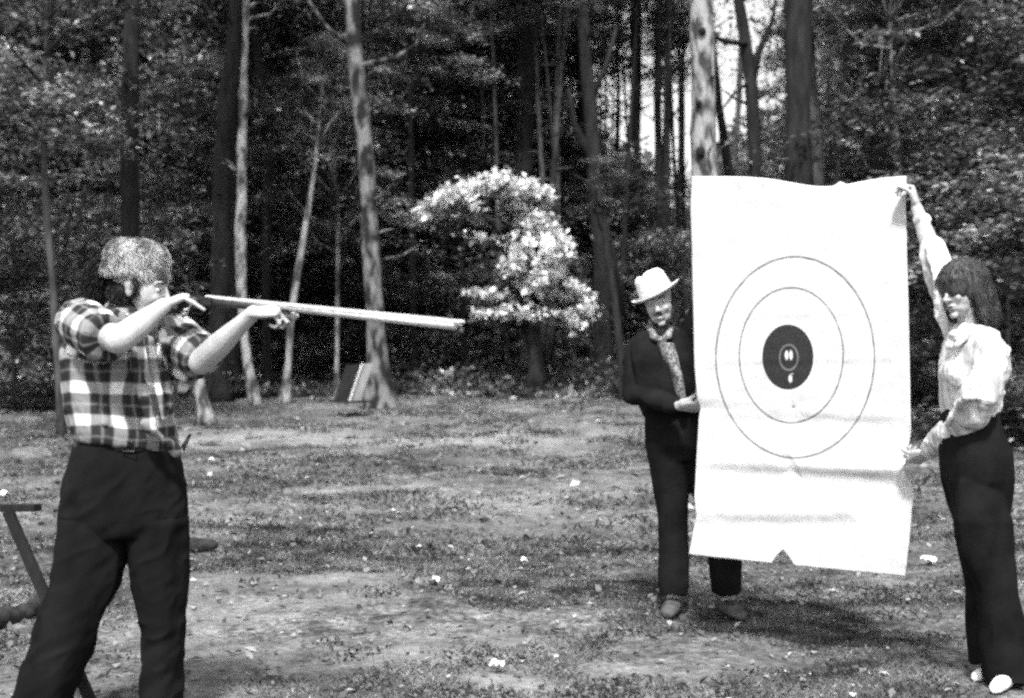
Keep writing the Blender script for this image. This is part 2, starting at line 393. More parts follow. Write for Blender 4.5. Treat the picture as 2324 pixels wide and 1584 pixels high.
def trunk_mb(pts, rads, limbs=(), seg=10, rough=.2, seed=0, flare=True, stubs=0):
    """tapered trunk through pts (world) with a root flare, a bumpy surface and limbs"""
    mb = MB(); g = np.random.default_rng(seed); pts = [np.asarray(p, float) for p in pts]
    P2 = []; R2 = []
    for i in range(len(pts) - 1):
        L = np.linalg.norm(pts[i + 1] - pts[i]); n = max(2, int(L / .35))
        for k in range(n):
            t = k / n; P2.append(pts[i] * (1 - t) + pts[i + 1] * t); R2.append(rads[i] * (1 - t) + rads[i + 1] * t)
    P2.append(pts[-1]); R2.append(rads[-1]); P2 = np.array(P2); R2 = np.array(R2)
    for _ in range(3): P2[1:-1] = (P2[:-2] + 2 * P2[1:-1] + P2[2:]) / 4
    if flare: R2 = R2 * (1 + .7 * np.exp(-(P2[:, 2] - P2[0, 2]) / .16 / (1 + R2[0] * 3)))
    vs = []; n = len(P2)
    for i in range(n):
        for k in range(seg):
            a = 2 * math.pi * k / seg; vs.append((P2[i][0] + R2[i] * math.cos(a), P2[i][1] + R2[i] * math.sin(a), P2[i][2]))
    vs = np.array(vs); nz = fbm(vs * V(7, 7, 2.5), 2, seed); ctr = np.repeat(P2, seg, 0); vs = ctr + (vs - ctr) * (1 + rough * nz)[:, None]
    fs = []
    for i in range(n - 1):
        for k in range(seg):
            k2 = (k + 1) % seg; fs.append((i * seg + k, i * seg + k2, (i + 1) * seg + k2, (i + 1) * seg + k))
    fs += [tuple(range(seg))[::-1], tuple((n - 1) * seg + k for k in range(seg))]
    mb.add(vs, fs)
    for lp, lr in limbs: mb.tube(lp, lr, 7, ball=False)
    if stubs:                                      # broken dead stubs and thin side twigs
        for _ in range(stubs):
            i = g.integers(min(8, n - 2), n - 1); a = g.random() * 6.283; d = V(math.cos(a), math.sin(a), .15 + .5 * g.random()); l = .08 + .6 * g.random() ** 2; r0 = .010 + .012 * g.random()
            c = P2[i]; mb.tube([c, c + d * (R2[i] + l * .5), c + d * (R2[i] + l) + g.normal(size=3) * .08 * l], [r0 * 1.5, r0, r0 * .4], 6, ball=False)
    return mb
def limb_to(base_pts, c, r0):
    """a bent limb from the trunk up to clump centre c"""
    z = c[2] - .25 - .35 * math.hypot(c[0] - base_pts[0][0], c[1] - base_pts[0][1])
    zs = [p[2] for p in base_pts]; z = min(max(z, zs[0] + .5, .62 * c[2]), zs[-1] - .1)
    b = V(np.interp(z, zs, [p[0] for p in base_pts]), np.interp(z, zs, [p[1] for p in base_pts]), z)
    m = (b + c) / 2 + V(0, 0, -.12) + rng.normal(size=3) * .12
    return ([b, m, c], [r0, r0 * .6, r0 * .2])
def tree(name, label, pts, rads, m, crown=None, crown_z=0.0, leafm=None, group=None, cat='tree', extra=(), nlimb=14, seed=0, rot=0, sc=1, seg=10):
    """pts are world points of the trunk; crown is a (mesh, limb targets) pair placed round the trunk"""
    b = pts[0].copy(); b[2] = gz(b[0], b[1]) - .05; rp = [np.asarray(p) - b for p in pts]
    root = thing(name, label, cat, b, group)
    limbs = [([np.asarray(q) - b for q in lp], lr) for lp, lr in extra]
    if crown:
        me, tg = crown; cr, sr = math.cos(rot), math.sin(rot)
        zt = [p[2] for p in rp]
        tgt = [V(sc * (t[0] * cr - t[1] * sr), sc * (t[0] * sr + t[1] * cr), t[2] * sc + crown_z) for t in tg]
        ox = np.interp(crown_z + 2, zt, [p[0] for p in rp]); oy = np.interp(crown_z + 2, zt, [p[1] for p in rp])
        for t in tgt[:nlimb]: limbs.append(limb_to(rp, t + V(ox, oy, 0), rads[-1] * .55 + .015))
        o = link('crown', me, leafm or M_leaf, root, (ox, oy, crown_z)); o.rotation_euler.z = rot; o.scale = (sc, sc, sc)
    tb = trunk_mb(rp, rads, limbs, seed=seed, seg=seg, stubs=0 if name != 'forest_tree' and name != 'pine_tree' else 14); tb.build('trunk', m, root)
    return root

def px_tree(name, label, path, Y, m, top_z=13, **kw):
    """path: (x, y, width) in photo pixels at distance Y; continued down to the ground and up to top_z"""
    pts = [P(x, y, Y) for x, y, _ in path]; rads = [wd * U(Y) / 2 for _, _, wd in path]
    if pts[0][2] > pts[-1][2]: pts, rads = pts[::-1], rads[::-1]
    g = gz(pts[0][0], Y) - .06
    if pts[0][2] > g:
        d = pts[1] - pts[0]; t = (g - pts[0][2]) / d[2]; b = pts[0] + d * t * .6; b[2] = g; pts.insert(0, b); rads.insert(0, rads[0] * 1.05)
    else: pts[0][2] = g
    if pts[-1][2] < top_z:
        d = pts[-1] - pts[max(len(pts) - 3, 0)]; d[2] = max(d[2], .5); k = top_z - pts[-1][2]
        pts.append(pts[-1] + V(d[0] / d[2] * k * .5, .02 * k, k)); rads.append(max(rads[-1] * .55, .02))
    return tree(name, label, pts, rads, m, **kw)

CA = crown_mesh('a', seed=1, n_cl=34, per=220, rx=2.3, z0=0, z1=6, size=.06, flat=.4)
CB = crown_mesh('b', seed=2, n_cl=30, per=220, rx=2.0, z0=0, z1=6, size=.06, flat=.4)
CF = [crown_mesh('f%d' % k, seed=10 + k, n_cl=70, per=320, rx=3.3, z0=0, z1=11, size=.065, flat=.5, taper=.4) for k in range(3)]
CU = [crown_mesh('u%d' % k, seed=20 + k, n_cl=34, per=220, rx=1.6, z0=0, z1=3.2, size=.045, flat=1.0, taper=.6) for k in range(3)]
def zone(x, y):
    px = 1162 + x * F / y
    for lim, s in ((170, 'at the far left edge'), (420, 'behind the man in the fur cap'), (760, 'behind the near half of the rifle'), (960, 'behind the big pine'), (1330, 'behind the white flowering tree'), (1570, 'behind the man in the pale hat'), (2080, 'behind the paper target')):
        if px < lim: return s
    return 'behind the woman'
# --- the trees one can tell apart
GT = 'tall trees at the edge of the clearing'
px_tree('forest_tree', 'thick dark trunk directly above the man in the fur cap', [(297, 700, 46), (294, 400, 44), (296, 150, 38), (300, 0, 36)], 19, M_bark_dark, crown=CA, crown_z=7.2, rot=1, sc=.75, group=GT, seed=1)
px_tree('young_tree', 'thin grey leaning trunk at the far left edge of the woods', [(125, 700, 17), (112, 560, 17), (100, 420, 16), (99, 300, 15), (104, 150, 12)], 17, M_bark_mid, top_z=6, crown=CU[0], crown_z=3.6, leafm=M_leaf2, group=GT, seed=2)
px_tree('forest_tree', 'dark thick trunk just left of the slender pale trunk', [(495, 850, 44), (498, 650, 42), (508, 350, 46), (528, 120, 36), (536, 0, 26)], 23, M_bark_dark, crown=CB, crown_z=6.6, rot=2, sc=.75, group=GT, seed=3)
px_tree('pine_tree', 'slender pale sunlit trunk rising behind the rifle breech', [(574, 884, 24), (562, 820, 22), (552, 760, 22), (546, 640, 24), (547, 450, 24), (551, 280, 22), (556, 120, 16)], 22, M_bark_pale, crown=CB, crown_z=6.4, rot=.4, sc=.75, group=GT, seed=4)
px_tree('forest_tree', 'thin dark crooked trunk right of the slender pale trunk', [(606, 860, 22), (604, 600, 22), (612, 330, 22), (590, 160, 22), (572, 0, 22)], 26, M_bark_dark, crown=CA, crown_z=7.6, rot=3, sc=.75, group=GT, seed=5)
px_tree('young_tree', 'thin pale leaning trunk bent behind the supporting hand', [(648, 880, 20), (655, 820, 15), (656, 760, 15), (668, 650, 17), (690, 540, 17), (706, 440, 14), (716, 380, 10)], 22.5, M_bark_pale, top_z=6, crown=CU[1], crown_z=4.4, sc=.5, leafm=M_leaf2, group=GT, seed=6)
px_tree('pine_tree', 'big pine trunk standing behind the middle of the rifle barrel', [(862, 918, 54), (856, 820, 46), (848, 650, 42), (838, 480, 38), (826, 300, 34), (808, 150, 36), (796, 0, 36)], 21.5, mat('flaking pine bark', .01, .15, 7, .95, .04, 18, (1, 1, .4), (.44, .60), detail=8), crown=CA, crown_z=9, rot=5, sc=.6, group=GT, seed=7, seg=14,
        extra=[([P(815, 150, 21.5), P(900, 130, 21.3), P(945, 100, 21.2), P(965, 50, 21)], [.05, .035, .025, .012]), ([P(800, 110, 21.5), P(740, 60, 21.3), P(700, 0, 21.2)], [.045, .03, .015]), ([P(838, 460, 21.5), P(870, 440, 21.2)], [.03, .012])])
px_tree('forest_tree', 'thin black trunk between the pine and the white flowering tree', [(940, 830, 15), (936, 620, 15), (932, 400, 12)], 27, M_bark_dark, top_z=9, crown=CU[2], crown_z=6, sc=.6, group=GT, seed=8)
px_tree('forest_tree', 'dark straight trunk rising right behind the top of the flowering tree', [(1190, 800, 40), (1188, 420, 38), (1192, 200, 40), (1200, 60, 34), (1204, 0, 32)], 29, M_bark_dark, crown=CB, crown_z=9.5, rot=1.5, group=GT, seed=9,
        extra=[([P(1195, 120, 29), P(1218, 60, 29), P(1235, -10, 29)], [.1, .07, .04])])
px_tree('forest_tree', 'dark forked trunk right of the white flowering tree', [(1372, 850, 40), (1366, 600, 38), (1352, 420, 36), (1340, 250, 30), (1326, 100, 28), (1318, 0, 26)], 27, M_bark_dark, crown=CB, crown_z=9, rot=4, group=GT, seed=10,
        extra=[([P(1346, 380, 27), P(1322, 320, 27), P(1302, 280, 26.8), P(1290, 200, 26.6)], [.12, .09, .06, .03]), ([P(1340, 230, 27), P(1375, 150, 27), P(1400, 60, 27)], [.08, .05, .03]),
               ([P(1366, 480, 27), P(1392, 600, 27), P(1412, 720, 27)], [.07, .08, .1])])
px_tree('forest_tree', 'slim dark trunk between the forked trunk and the twin trunk', [(1446, 800, 20), (1450, 480, 20), (1442, 240, 18), (1436, 0, 16)], 30, M_bark_dark, crown=CA, crown_z=11, rot=2.2, group=GT, seed=11)
px_tree('forest_tree', 'slim dark trunk nearest left of the big pale knotted trunk', [(1496, 800, 20), (1497, 480, 18), (1492, 240, 18), (1496, 0, 15)], 30, M_bark_dark, crown=CA, crown_z=11, rot=.8, group=GT, seed=12)
kn = px_tree('pine_tree', 'big pale knotted trunk rising behind the left of the paper target', [(1604, 900, 66), (1602, 500, 62), (1600, 300, 60), (1596, 150, 56), (1590, 0, 52)], 18, M_bark_pale, crown=CA, crown_z=12, sc=.45, rot=3.3, group=GT, seed=13, seg=16)
for x, y, r in ((1582, 240, 8), (1590, 78, 9), (1586, 350, 12), (1612, 182, 5)):
    mb = MB(); c = P(x, y, 18) + V(0, -.165, 0); mb.ell(c, V(r * U(18), 0, 0), V(0, 0, r * U(18) * 1.1), V(0, .05, 0), 12); mb.build('knot', M_dark, kn, org=kn.location)
px_tree('forest_tree', 'dark trunk leaning left with a raised branch above the paper', [(1720, 600, 30), (1712, 300, 30), (1704, 180, 30), (1690, 80, 28), (1674, 0, 26)], 20, M_bark_dark, crown=CB, crown_z=9, sc=.7, rot=1, group=GT, seed=14,
        extra=[([P(1706, 190, 20), P(1722, 120, 20), P(1752, 50, 20), P(1762, 0, 20)], [.07, .05, .03, .02]), ([P(1700, 100, 20), P(1650, 95, 19.6), P(1600, 75, 19)], [.05, .035, .02]), ([P(1706, 180, 20), P(1664, 215, 19.7), P(1630, 260, 19.6)], [.03, .02, .01])])
px_tree('forest_tree', 'broad black trunk above the middle of the paper target', [(1814, 700, 64), (1812, 300, 62), (1812, 100, 56), (1810, 0, 54)], 19, M_bark_dark, crown=CA, crown_z=6.8, rot=5.5, sc=.75, group=GT, seed=15)
px_tree('forest_tree', 'grey trunk just right of the broad black trunk above the paper', [(1862, 700, 38), (1856, 400, 34), (1846, 280, 30), (1838, 150, 26)], 20, M_bark_mid, top_z=10, crown=CB, crown_z=7, rot=.2, group=GT, seed=16)
px_tree('forest_tree', 'dark trunk left of the thin pale trunk by the raised hand', [(1992, 700, 40), (1990, 300, 38), (1985, 0, 34)], 22, M_bark_dark, crown=CA, crown_z=6.6, rot=3, sc=.75, group=GT, seed=17)
px_tree('young_tree', 'thin pale trunk rising over the raised right hand of the woman', [(2044, 700, 15), (2040, 380, 14), (2034, 290, 11), (2028, 240, 9)], 19, M_bark_pale, top_z=6, crown=CU[0], crown_z=3.8, leafm=M_leaf2, group=GT, seed=18)
px_tree('forest_tree', 'dim dark trunk in the upper right corner of the woods', [(2200, 700, 36), (2190, 300, 34), (2178, 0, 30)], 21, M_bark_dark, crown=CB, crown_z=5.5, rot=3.9, group=GT, seed=19)
px_tree('young_tree', 'short thin white stem left of the pine behind the barrel', [(764, 830, 11), (767, 720, 11), (766, 640, 10)], 24, M_bark_pale, top_z=4.2, crown=CU[1], crown_z=2.6, leafm=M_leaf2, group=GT, seed=20)
px_tree('young_tree', 'thin black stem under the muzzle end of the rifle', [(1052, 850, 15), (1052, 700, 14), (1048, 600, 11)], 26.5, M_bark_dark, top_z=3.9, crown=CU[2], crown_z=2.9, sc=.3, leafm=M_leaf2, group=GT, seed=21)
px_tree('young_tree', 'thin dark leaning stem just left of the man in the pale hat', [(1416, 880, 20), (1404, 740, 19), (1386, 620, 17), (1376, 560, 14)], 23, M_bark_dark, top_z=4.0, crown=CU[0], crown_z=3.2, sc=.25, leafm=M_leaf2, group=GT, seed=22)
# broken pale stump seen under the shooter's far elbow
mb = trunk_mb([P(470, 966, 16), P(458, 900, 16), P(447, 850, 16), P(446, 800, 16)], [.09, .075, .055, .02], seed=5, rough=.25)
st = thing('tree_stump', 'pale broken leaning stump seen below the shooter\'s far elbow', 'stump', P(470, 966, 16)); mb.build('trunk', M_bark_pale, st, org=st.location)

# --- white flowering tree
def dogwood():
    Y = 25.0; base = P(1215, 850, Y); base[2] = gz(base[0], Y) - .05; root = thing('dogwood_tree', 'small tree covered in bright white blossom before the dark woods', 'tree', base)
    arcs = [([(955, 492), (985, 470), (1010, 452), (1050, 432), (1128, 412), (1165, 425)], 19, 2000), ([(1128, 412), (1200, 428), (1250, 446)], 15, 800), ([(985, 485), (1030, 480)], 12, 200), ([(1050, 445), (1085, 470)], 15, 350), ([(1150, 435), (1170, 475), (1205, 505), (1225, 525)], 25, 1200),
            ([(1205, 505), (1240, 535), (1268, 560)], 28, 1300), ([(1262, 545), (1255, 600), (1225, 640)], 27, 1300), ([(1190, 540), (1170, 600), (1160, 620)], 22, 450), ([(1190, 650), (1240, 655), (1300, 672), (1332, 690)], 25, 1200), ([(1330, 700), (1305, 735), (1280, 715)], 20, 700),
            ([(1060, 660), (1110, 668), (1170, 676)], 14, 260), ([(1080, 705), (1150, 708), (1210, 714), (1260, 718)], 15, 450), ([(1050, 530), (1110, 545), (1170, 550)], 14, 120), ([(1230, 590), (1290, 650), (1325, 665)], 16, 350)]
    bl, lf, limbs = [], [], []; top = base + V(-.1, .1, 2.6)
    for pts, wd, n in arcs:
        dY = rng.normal() * .35; pw = [P(x, y, Y + dY + .25 * math.sin(i)) for i, (x, y) in enumerate(pts)]
        seg = np.array(pw); t = rng.random(n) * (len(pw) - 1); i = t.astype(int); f = (t - i)[:, None]; c = seg[i] * (1 - f) + seg[i + 1] * f
        q = rng.normal(size=(n, 3)) * V(wd * U(Y) * .62, .34, wd * U(Y) * .48); z_ = c + q; z_ = z_[(fbm(z_ * V(5, 3, 7), 2, 41) > -.12) | (rng.random(n) < .12)]; bl.append(z_[:int(len(z_) * .8)]); lf.append(c[:n // 3] + q[:n // 3] * 1.2 + V(0, .25, -.08))
        mid = pw[len(pw) // 2]; limbs.append(([top * .5 + base * .5 + V(0, 0, .3), (top + mid) / 2 + V(0, 0, -.15), mid], [.035, .025, .01]))
        limbs.append((pw, [.012] * len(pw)))
    c = rng.normal(size=(700, 3)) * V(.6, .3, .6) + P(1160, 600, Y + .9); lf.append(c)
    link('blossom', quads('blossom', leaf_cloud(np.concatenate(bl) - base, .058, .2, .8)), M_bloom, root)
    link('foliage', quads('foliage', leaf_cloud(np.concatenate(lf) - base, .055, .5)), M_dleaf, root)
    rp = [base - base, V(0, 0, 1.0), V(-.05, .05, 1.9), top - base]
    trunk_mb(rp, [.16, .12, .08, .04], [([p - base for p in l[0]], l[1]) for l in limbs], seed=9).build('trunk', M_bark_dark, root)
dogwood()

# --- filler trees deeper in the woods and saplings under them
GF = 'leafy trees deep in the woods'
def filler(i, x, y, h0, sc, dens):
    r = .09 + .08 * rng.random(); lean = rng.normal() * .4
    pts = [V(x, y, gz(x, y) - .05), V(x + lean * .3, y, 4), V(x + lean, y, 9), V(x + lean * 1.4, y + .2, 15)]
    tree('forest_tree', ('tall' if sc > .6 else 'low') + ' leafy tree deep in the woods ' + zone(x, y), pts, [r, r * .85, r * .65, r * .3], [M_bark_dark, M_bark_mid][i % 4 == 0], crown=CF[i % 3], crown_z=h0, rot=rng.random() * 6, sc=sc, group=GF, seed=100 + i, nlimb=10, seg=8)
k = 0
for y, n, h0 in ((28, 9, 4.2), (34, 12, 2.2), (41, 14, 1.2), (50, 15, .6), (62, 15, .5)):
    for j in range(n):
        u = (j + .5 + (rng.random() - .5) * .7) / n * 2 - 1; x = u * .44 * y; yy = y + rng.normal() * 1.2
        px = 1162 + x * F / yy
        if y == 28 and (800 < px < 2050 or j % 2): continue
        if 1270 < px < 1830 and y in (50, 62): continue        # the canopy is thin here, sky shows
        thin = 1270 < px < 1830 and y in (34, 41)
        filler(k, x, yy, (h0 if not thin else .3) + rng.random() * 1.0, (.9 + .35 * rng.random()) * (.36 if thin else 1), 1); k += 1
GS = 'saplings under the trees'
def sapling(i, x, y, z0, sc):
    r = .025 + .02 * rng.random(); g = gz(x, y)
    pts = [V(x, y, g - .05), V(x + rng.normal() * .1, y, g + z0 + .6), V(x + rng.normal() * .2, y, g + z0 + 2.9 * sc)]
    tree('sapling', ['low', 'leafy', 'bushy', 'high-crowned'][i % 4] + ' sapling at the edge of the woods ' + zone(x, y), pts, [r, r * .8, r * .3], [M_bark_dark, M_bark_mid][i % 3 == 0], crown=CU[i % 3], crown_z=z0, leafm=M_leaf2, rot=rng.random() * 6, sc=sc, group=GS, seed=300 + i, nlimb=10, seg=6, cat='sapling')
k = 0
for y, n in ((26.5, 8), (30.5, 12), (33, 15), (37, 17)):
    for j in range(n):
        u = (j + .5 + (rng.random() - .5) * .8) / n * 2 - 1; x = u * .43 * y; px = 1162 + x * F / y
        if y < 27 and 460 < px < 1900: continue
        if 1290 < px < 1800 and k % 3: k += 1; continue
        sapling(k, x, y + rng.normal() * .8, [.0, .3, .8, 2.0][k % 4], .8 + .5 * rng.random()); k += 1
for (px, Y, z0, sc) in ((40, 21, -.2, .9), (-40, 20, 1.2, 1.3), (180, 23, .2, 1.1), (2300, 16, .0, 1.0), (2190, 18, .4, 1.1), (2340, 18, 1.7, 1.3), (2060, 21, .0, .8), (2130, 20, 2.0, 1.2), (1900, 21, .2, .8), (2260, 21, 3.2, 1.2)):
    sapling(k, (px - 1162) * Y / F, Y, z0, sc); k += 1
for (px, Y, z0, sc) in ((900, 31, 3.0, 1.3), (1000, 33, 1.5, 1.2), (1080, 30, 4.2, 1.2), (1290, 32, 2.2, 1.1), (700, 30, 3.4, 1.3), (640, 28, .4, 1.0), (760, 27.5, .3, .9), (980, 28.5, .1, .8), (1140, 29, .0, .8), (1330, 28.5, .2, .8), (1420, 30, 1.6, 1.0), (1500, 29, .2, .9), (420, 27, 2.2, 1.2), (1250, 35, 4.5, 1.4), (840, 36, 5.0, 1.5), (980, 34, 4.5, 1.5), (1080, 36, 6, 1.6), (900, 38, 8, 1.7), (1150, 39, 7.5, 1.7), (1000, 41, 8.5, 1.9), (720, 38, 7, 1.8), (1230, 33, 6.5, 1.0), (950, 29, 5.2, 1.1), (1060, 31, 7.2, 1.2), (1140, 33, 8.2, 1.3), (860, 32, 8.0, 1.2), (1010, 29.5, 1.6, 1.0), (420, 30, 6.0, 1.4), (640, 31, 7.0, 1.3)):
    sapling(k, (px - 1162) * Y / F, Y, z0, sc); k += 1
GB = 'thin bare trunks inside the woods'
for i in range(54):
    y = 26 + 15 * rng.random(); px = [rng.uniform(420, 1560), rng.uniform(0, 2324)][i % 3 == 0]; x = (px - 1162) * y / F; r0 = .035 + .06 * rng.random(); ln = rng.normal() * .5
    pts = [V(x, y, gz(x, y) - .05), V(x + ln * .2 + rng.normal() * .1, y, 3), V(x + ln * .6, y, 6 + rng.random()), V(x + ln, y, 9 + 3 * rng.random())]
    tree('forest_tree', ['thin black', 'slim dark', 'thin grey'][i % 3] + ' bare trunk inside the woods ' + zone(x, y), pts, [r0, r0 * .85, r0 * .6, r0 * .25], [M_bark_dark, M_bark_dark, M_bark_mid][i % 3], crown=CU[i % 3], crown_z=7 + rng.random() * 2, sc=.6, leafm=M_leaf2, group=GB, seed=500 + i, seg=7)
# undergrowth along the edge of the woods
n = 60000; y = 24 + 16 * rng.random(n) ** 1.3; x = (rng.random(n) * 2 - 1) * .42 * y
hz = .3 + .9 * np.clip(fbm(np.stack([x * .5, y * .5, 0 * x], 1), 2, 8) + .5, 0, 1.4); z = ground_z(x, y) + rng.random(n) ** 1.4 * hz * np.clip((y - 23) / 4, .25, 1)
tag(link('undergrowth', quads('undergrowth', leaf_cloud(np.stack([x, y, z], 1), .06, .3)), M_leaf2), 'dark low undergrowth along the far edge of the clearing', 'undergrowth', kind='stuff')
# far woods: one mass of leaves and stems behind everything
def far_woods():
    n = 150000; y = 68 + 22 * rng.random(n); x = (rng.random(n) * 2 - 1) * .46 * y; t = rng.random(n)
    top = 15 + 4 * fbm(np.stack([x * .08, y * .02, 0 * x], 1), 2, 4); u = x / y; gap = np.exp(-((u - .11) / .085) ** 2)
    top = top - 6 * gap; z = 3 + (top - 3) * t; c = np.stack([x, y, z], 1)
    keep = fbm(c * V(.35, .35, .45), 3, 2) + .25 - .55 * gap * t > -.2
    o = link('distant_woods', quads('distant_woods', leaf_cloud(c[keep], .26, .3)), M_leaf); tag(o, 'far-off mass of dark woods closing the view behind the trees', 'woods', kind='stuff')
far_woods()
# two leafy trees beside and behind the photographer; their shade falls on the near turf
for i, (x, y, zc, sc, lab) in enumerate(((2.3, -2.3, 7.0, .5, 'leafy tree standing behind the photographer to the right'), (9.6, 3.4, 8, .9, 'leafy tree beside the clearing, right of the photographer'))):
    pts = [V(x, y, gz(x, y) - .05), V(x, y, 5), V(x + .1, y, zc + 5)]
    tree('forest_tree', lab, pts, [.18, .14, .05], M_bark_mid, crown=CB, crown_z=zc, sc=sc, rot=i, seed=60 + i)

# ------------------------------------------------------------------ body builders
def hand(mb, wrist, fwd, palm, curls, thumb=(.6, .3), thumb_side=1, s=1.0, spread=.10, index=None):
    # index: absolute joints of a straightened index finger
    """palm: direction the palm faces; thumb_side +1: thumb on cross(palm, fwd) side; curls: 3 joint angles per finger (index..little)"""
    f = nrm(fwd); p = nrm(np.asarray(palm) - f * (np.asarray(palm) @ f)); sd = np.cross(p, f) * thumb_side
    w = np.asarray(wrist)
    mb.loft([(w - f * .012 * s, sd * .024 * s, p * .018 * s), (w + f * .02 * s, sd * .031 * s, p * .017 * s), (w + f * .06 * s, sd * .040 * s, p * .015 * s), (w + f * .09 * s, sd * .040 * s, p * .0125 * s), (w + f * .098 * s, sd * .034 * s, p * .008 * s)], 14)
    L = [(.043, .026, .021), (.047, .030, .022), (.043, .028, .021), (.034, .021, .019)]
    for k in range(4):
        off = (.029 - k * .0193) * s; d = nrm(f + sd * spread * (1 - k * .67)); pos = w + f * (.090 - .004 * abs(k - 1)) * s + sd * off
        ang = 0; pts = [pos - d * .015 * s, pos]; c = curls[k]
        for j in range(3):
            ang += c[j]; dd = d * math.cos(ang) + p * math.sin(ang); pos = pos + dd * L[k][j] * s; pts.append(pos)
        if k == 0 and index is not None: pts = [pts[0]] + [np.asarray(q) for q in index]
        r = (.0088 if k < 3 else .0076) * s
        mb.tube(pts, [r * 1.08, r * 1.05, r, r * .92, r * .78][:len(pts)], 10)
    a, b = thumb; t0 = w + f * .022 * s + sd * .022 * s + p * .006 * s
    d1 = nrm(f * math.cos(a) + sd * math.sin(a) + p * .35 * b); d2 = nrm(d1 * .9 + p * b + f * .25); d3 = nrm(d2 * .8 + p * b * .8 + f * .3 - sd * .2)
    p1 = t0 + d1 * .045 * s; p2 = p1 + d2 * .033 * s; p3 = p2 + d3 * .026 * s
    mb.tube([t0, p1, p2, p3], [.014 * s, .0115 * s, .0098 * s, .0078 * s], 10)
def head_prims(mb, c, f, u, s=1.0, ears=True):
    f = nrm(f); u = nrm(np.asarray(u) - f * (np.asarray(u) @ f)); sd = np.cross(f, u)
    L = lambda a, b, d: np.asarray(c) + (f * a + u * b + sd * d) * s
    e = lambda p, ra, rb, rd: mb.ell(p, f * ra * s, u * rb * s, sd * rd * s)
    e(L(-.012, .030, 0), .094, .085, .074)                       # cranium
    e(L(.030, -.010, 0), .062, .080, .064)                       # face
    e(L(.036, -.062, 0), .048, .040, .049)                       # jaw
    e(L(.076, -.096, 0), .016, .015, .020)                       # chin
    mb.tube([L(.086, .018, 0), L(.100, -.008, 0), L(.112, -.026, 0)], [.008 * s, .0095 * s, .0125 * s], 10)   # nose
    for q in (-1, 1):
        mb.tube([L(.080, .030, q * .012), L(.082, .033, q * .028), L(.068, .028, q * .046)], [.008 * s] * 3, 8)    # brow
        e(L(.070, -.022, q * .034), .018, .018, .018)             # cheek
        e(L(.102, -.030, q * .010), .008, .007, .008)
        if ears:
            mb.ell(L(-.008, -.004, q * .074), f * .018 * s, u * .031 * s, sd * .008 * s); mb.ell(L(-.014, .010, q * .080), f * .016 * s, u * .020 * s, sd * .006 * s)
    mb.tube([L(.088, -.058, -.020), L(.097, -.056, 0), L(.088, -.058, .020)], [.005 * s, .0075 * s, .005 * s], 8)   # lips
    mb.tube([L(.086, -.068, -.018), L(.094, -.069, 0), L(.086, -.068, .018)], [.005 * s, .0075 * s, .005 * s], 8)
    return L, (f, u, sd)
def sockets(L, ax, s=1.0):
    f, u, sd = ax
    def g(co, no):
        for q in (-1, 1):
            c = L(.088, .008, q * .031); d = np.linalg.norm((co - c), axis=1); co = co - f * ((.011 if s == 1 else .006) * s * np.exp(-(d / (.013 * s)) ** 2))[:, None]
        c = L(.096, -.063, 0); dv = co - c; d = np.sqrt((dv @ u) ** 2 * 30 + (dv @ sd) ** 2 + (dv @ f) ** 2); co = co - f * (.006 * s * np.exp(-(d / (.022 * s)) ** 2))[:, None]
        return co
    return g
def eyes(L, ax, s, root, org):
    f, u, sd = ax
    for q in (-1, 1):
        mb = MB(); mb.ell(L(.0725, .008, q * .031), f * .011 * s, u * .0085 * s, sd * .0125 * s, 12); e = mb.build('eye', M_eye, root, org=org)
        mb = MB(); mb.ell(L(.0805, .008, q * .031), f * .0045 * s, u * .0055 * s, sd * .0055 * s, 10); mb.build('iris', M_dark, e, org=org)
        mb = MB(); mb.tube([L(.086, .030, q * .014), L(.088, .035, q * .030), L(.074, .030, q * .048)], [.003 * s, .004 * s, .003 * s], 6, ball=True); mb.build('eyebrow', M_hairdk, root, org=org)
def torso_ring(x, y, hw, Y, hd, yaw=0, tilt=0):
    c = P(x, y, Y); a = V(math.cos(yaw), math.sin(yaw), -tilt) * hw * U(Y); return (c, a, V(-math.sin(yaw), math.cos(yaw), 0) * hd)
def fur(name, me_obj, n, length, wd, m, parent, org, down=.4, seed=0, keep=None):
    """short hairs standing on the surface of another mesh, combed along"""
    me = me_obj.data; co = getco(me) + np.asarray(org); no = getno(me); g = np.random.default_rng(seed); i = g.integers(0, len(co), n)
    if keep is not None: i = i[keep(co[i])]
    c, d = co[i], no[i]; k = len(i); d = d + g.normal(size=(k, 3)) * .35 + V(0, 0, -down); d /= np.linalg.norm(d, axis=1)[:, None]
    sd = np.cross(d, g.normal(size=(k, 3))); sd /= np.linalg.norm(sd, axis=1)[:, None]; l = (length * (.5 + g.random(k)))[:, None]
    c = c + g.normal(size=(k, 3)) * .002; v = np.stack([c - sd * wd, c + sd * wd, c + d * l], 1) - np.asarray(org)
    return link(name, raw_mesh(name, v, np.arange(3 * k), 3), m, parent)
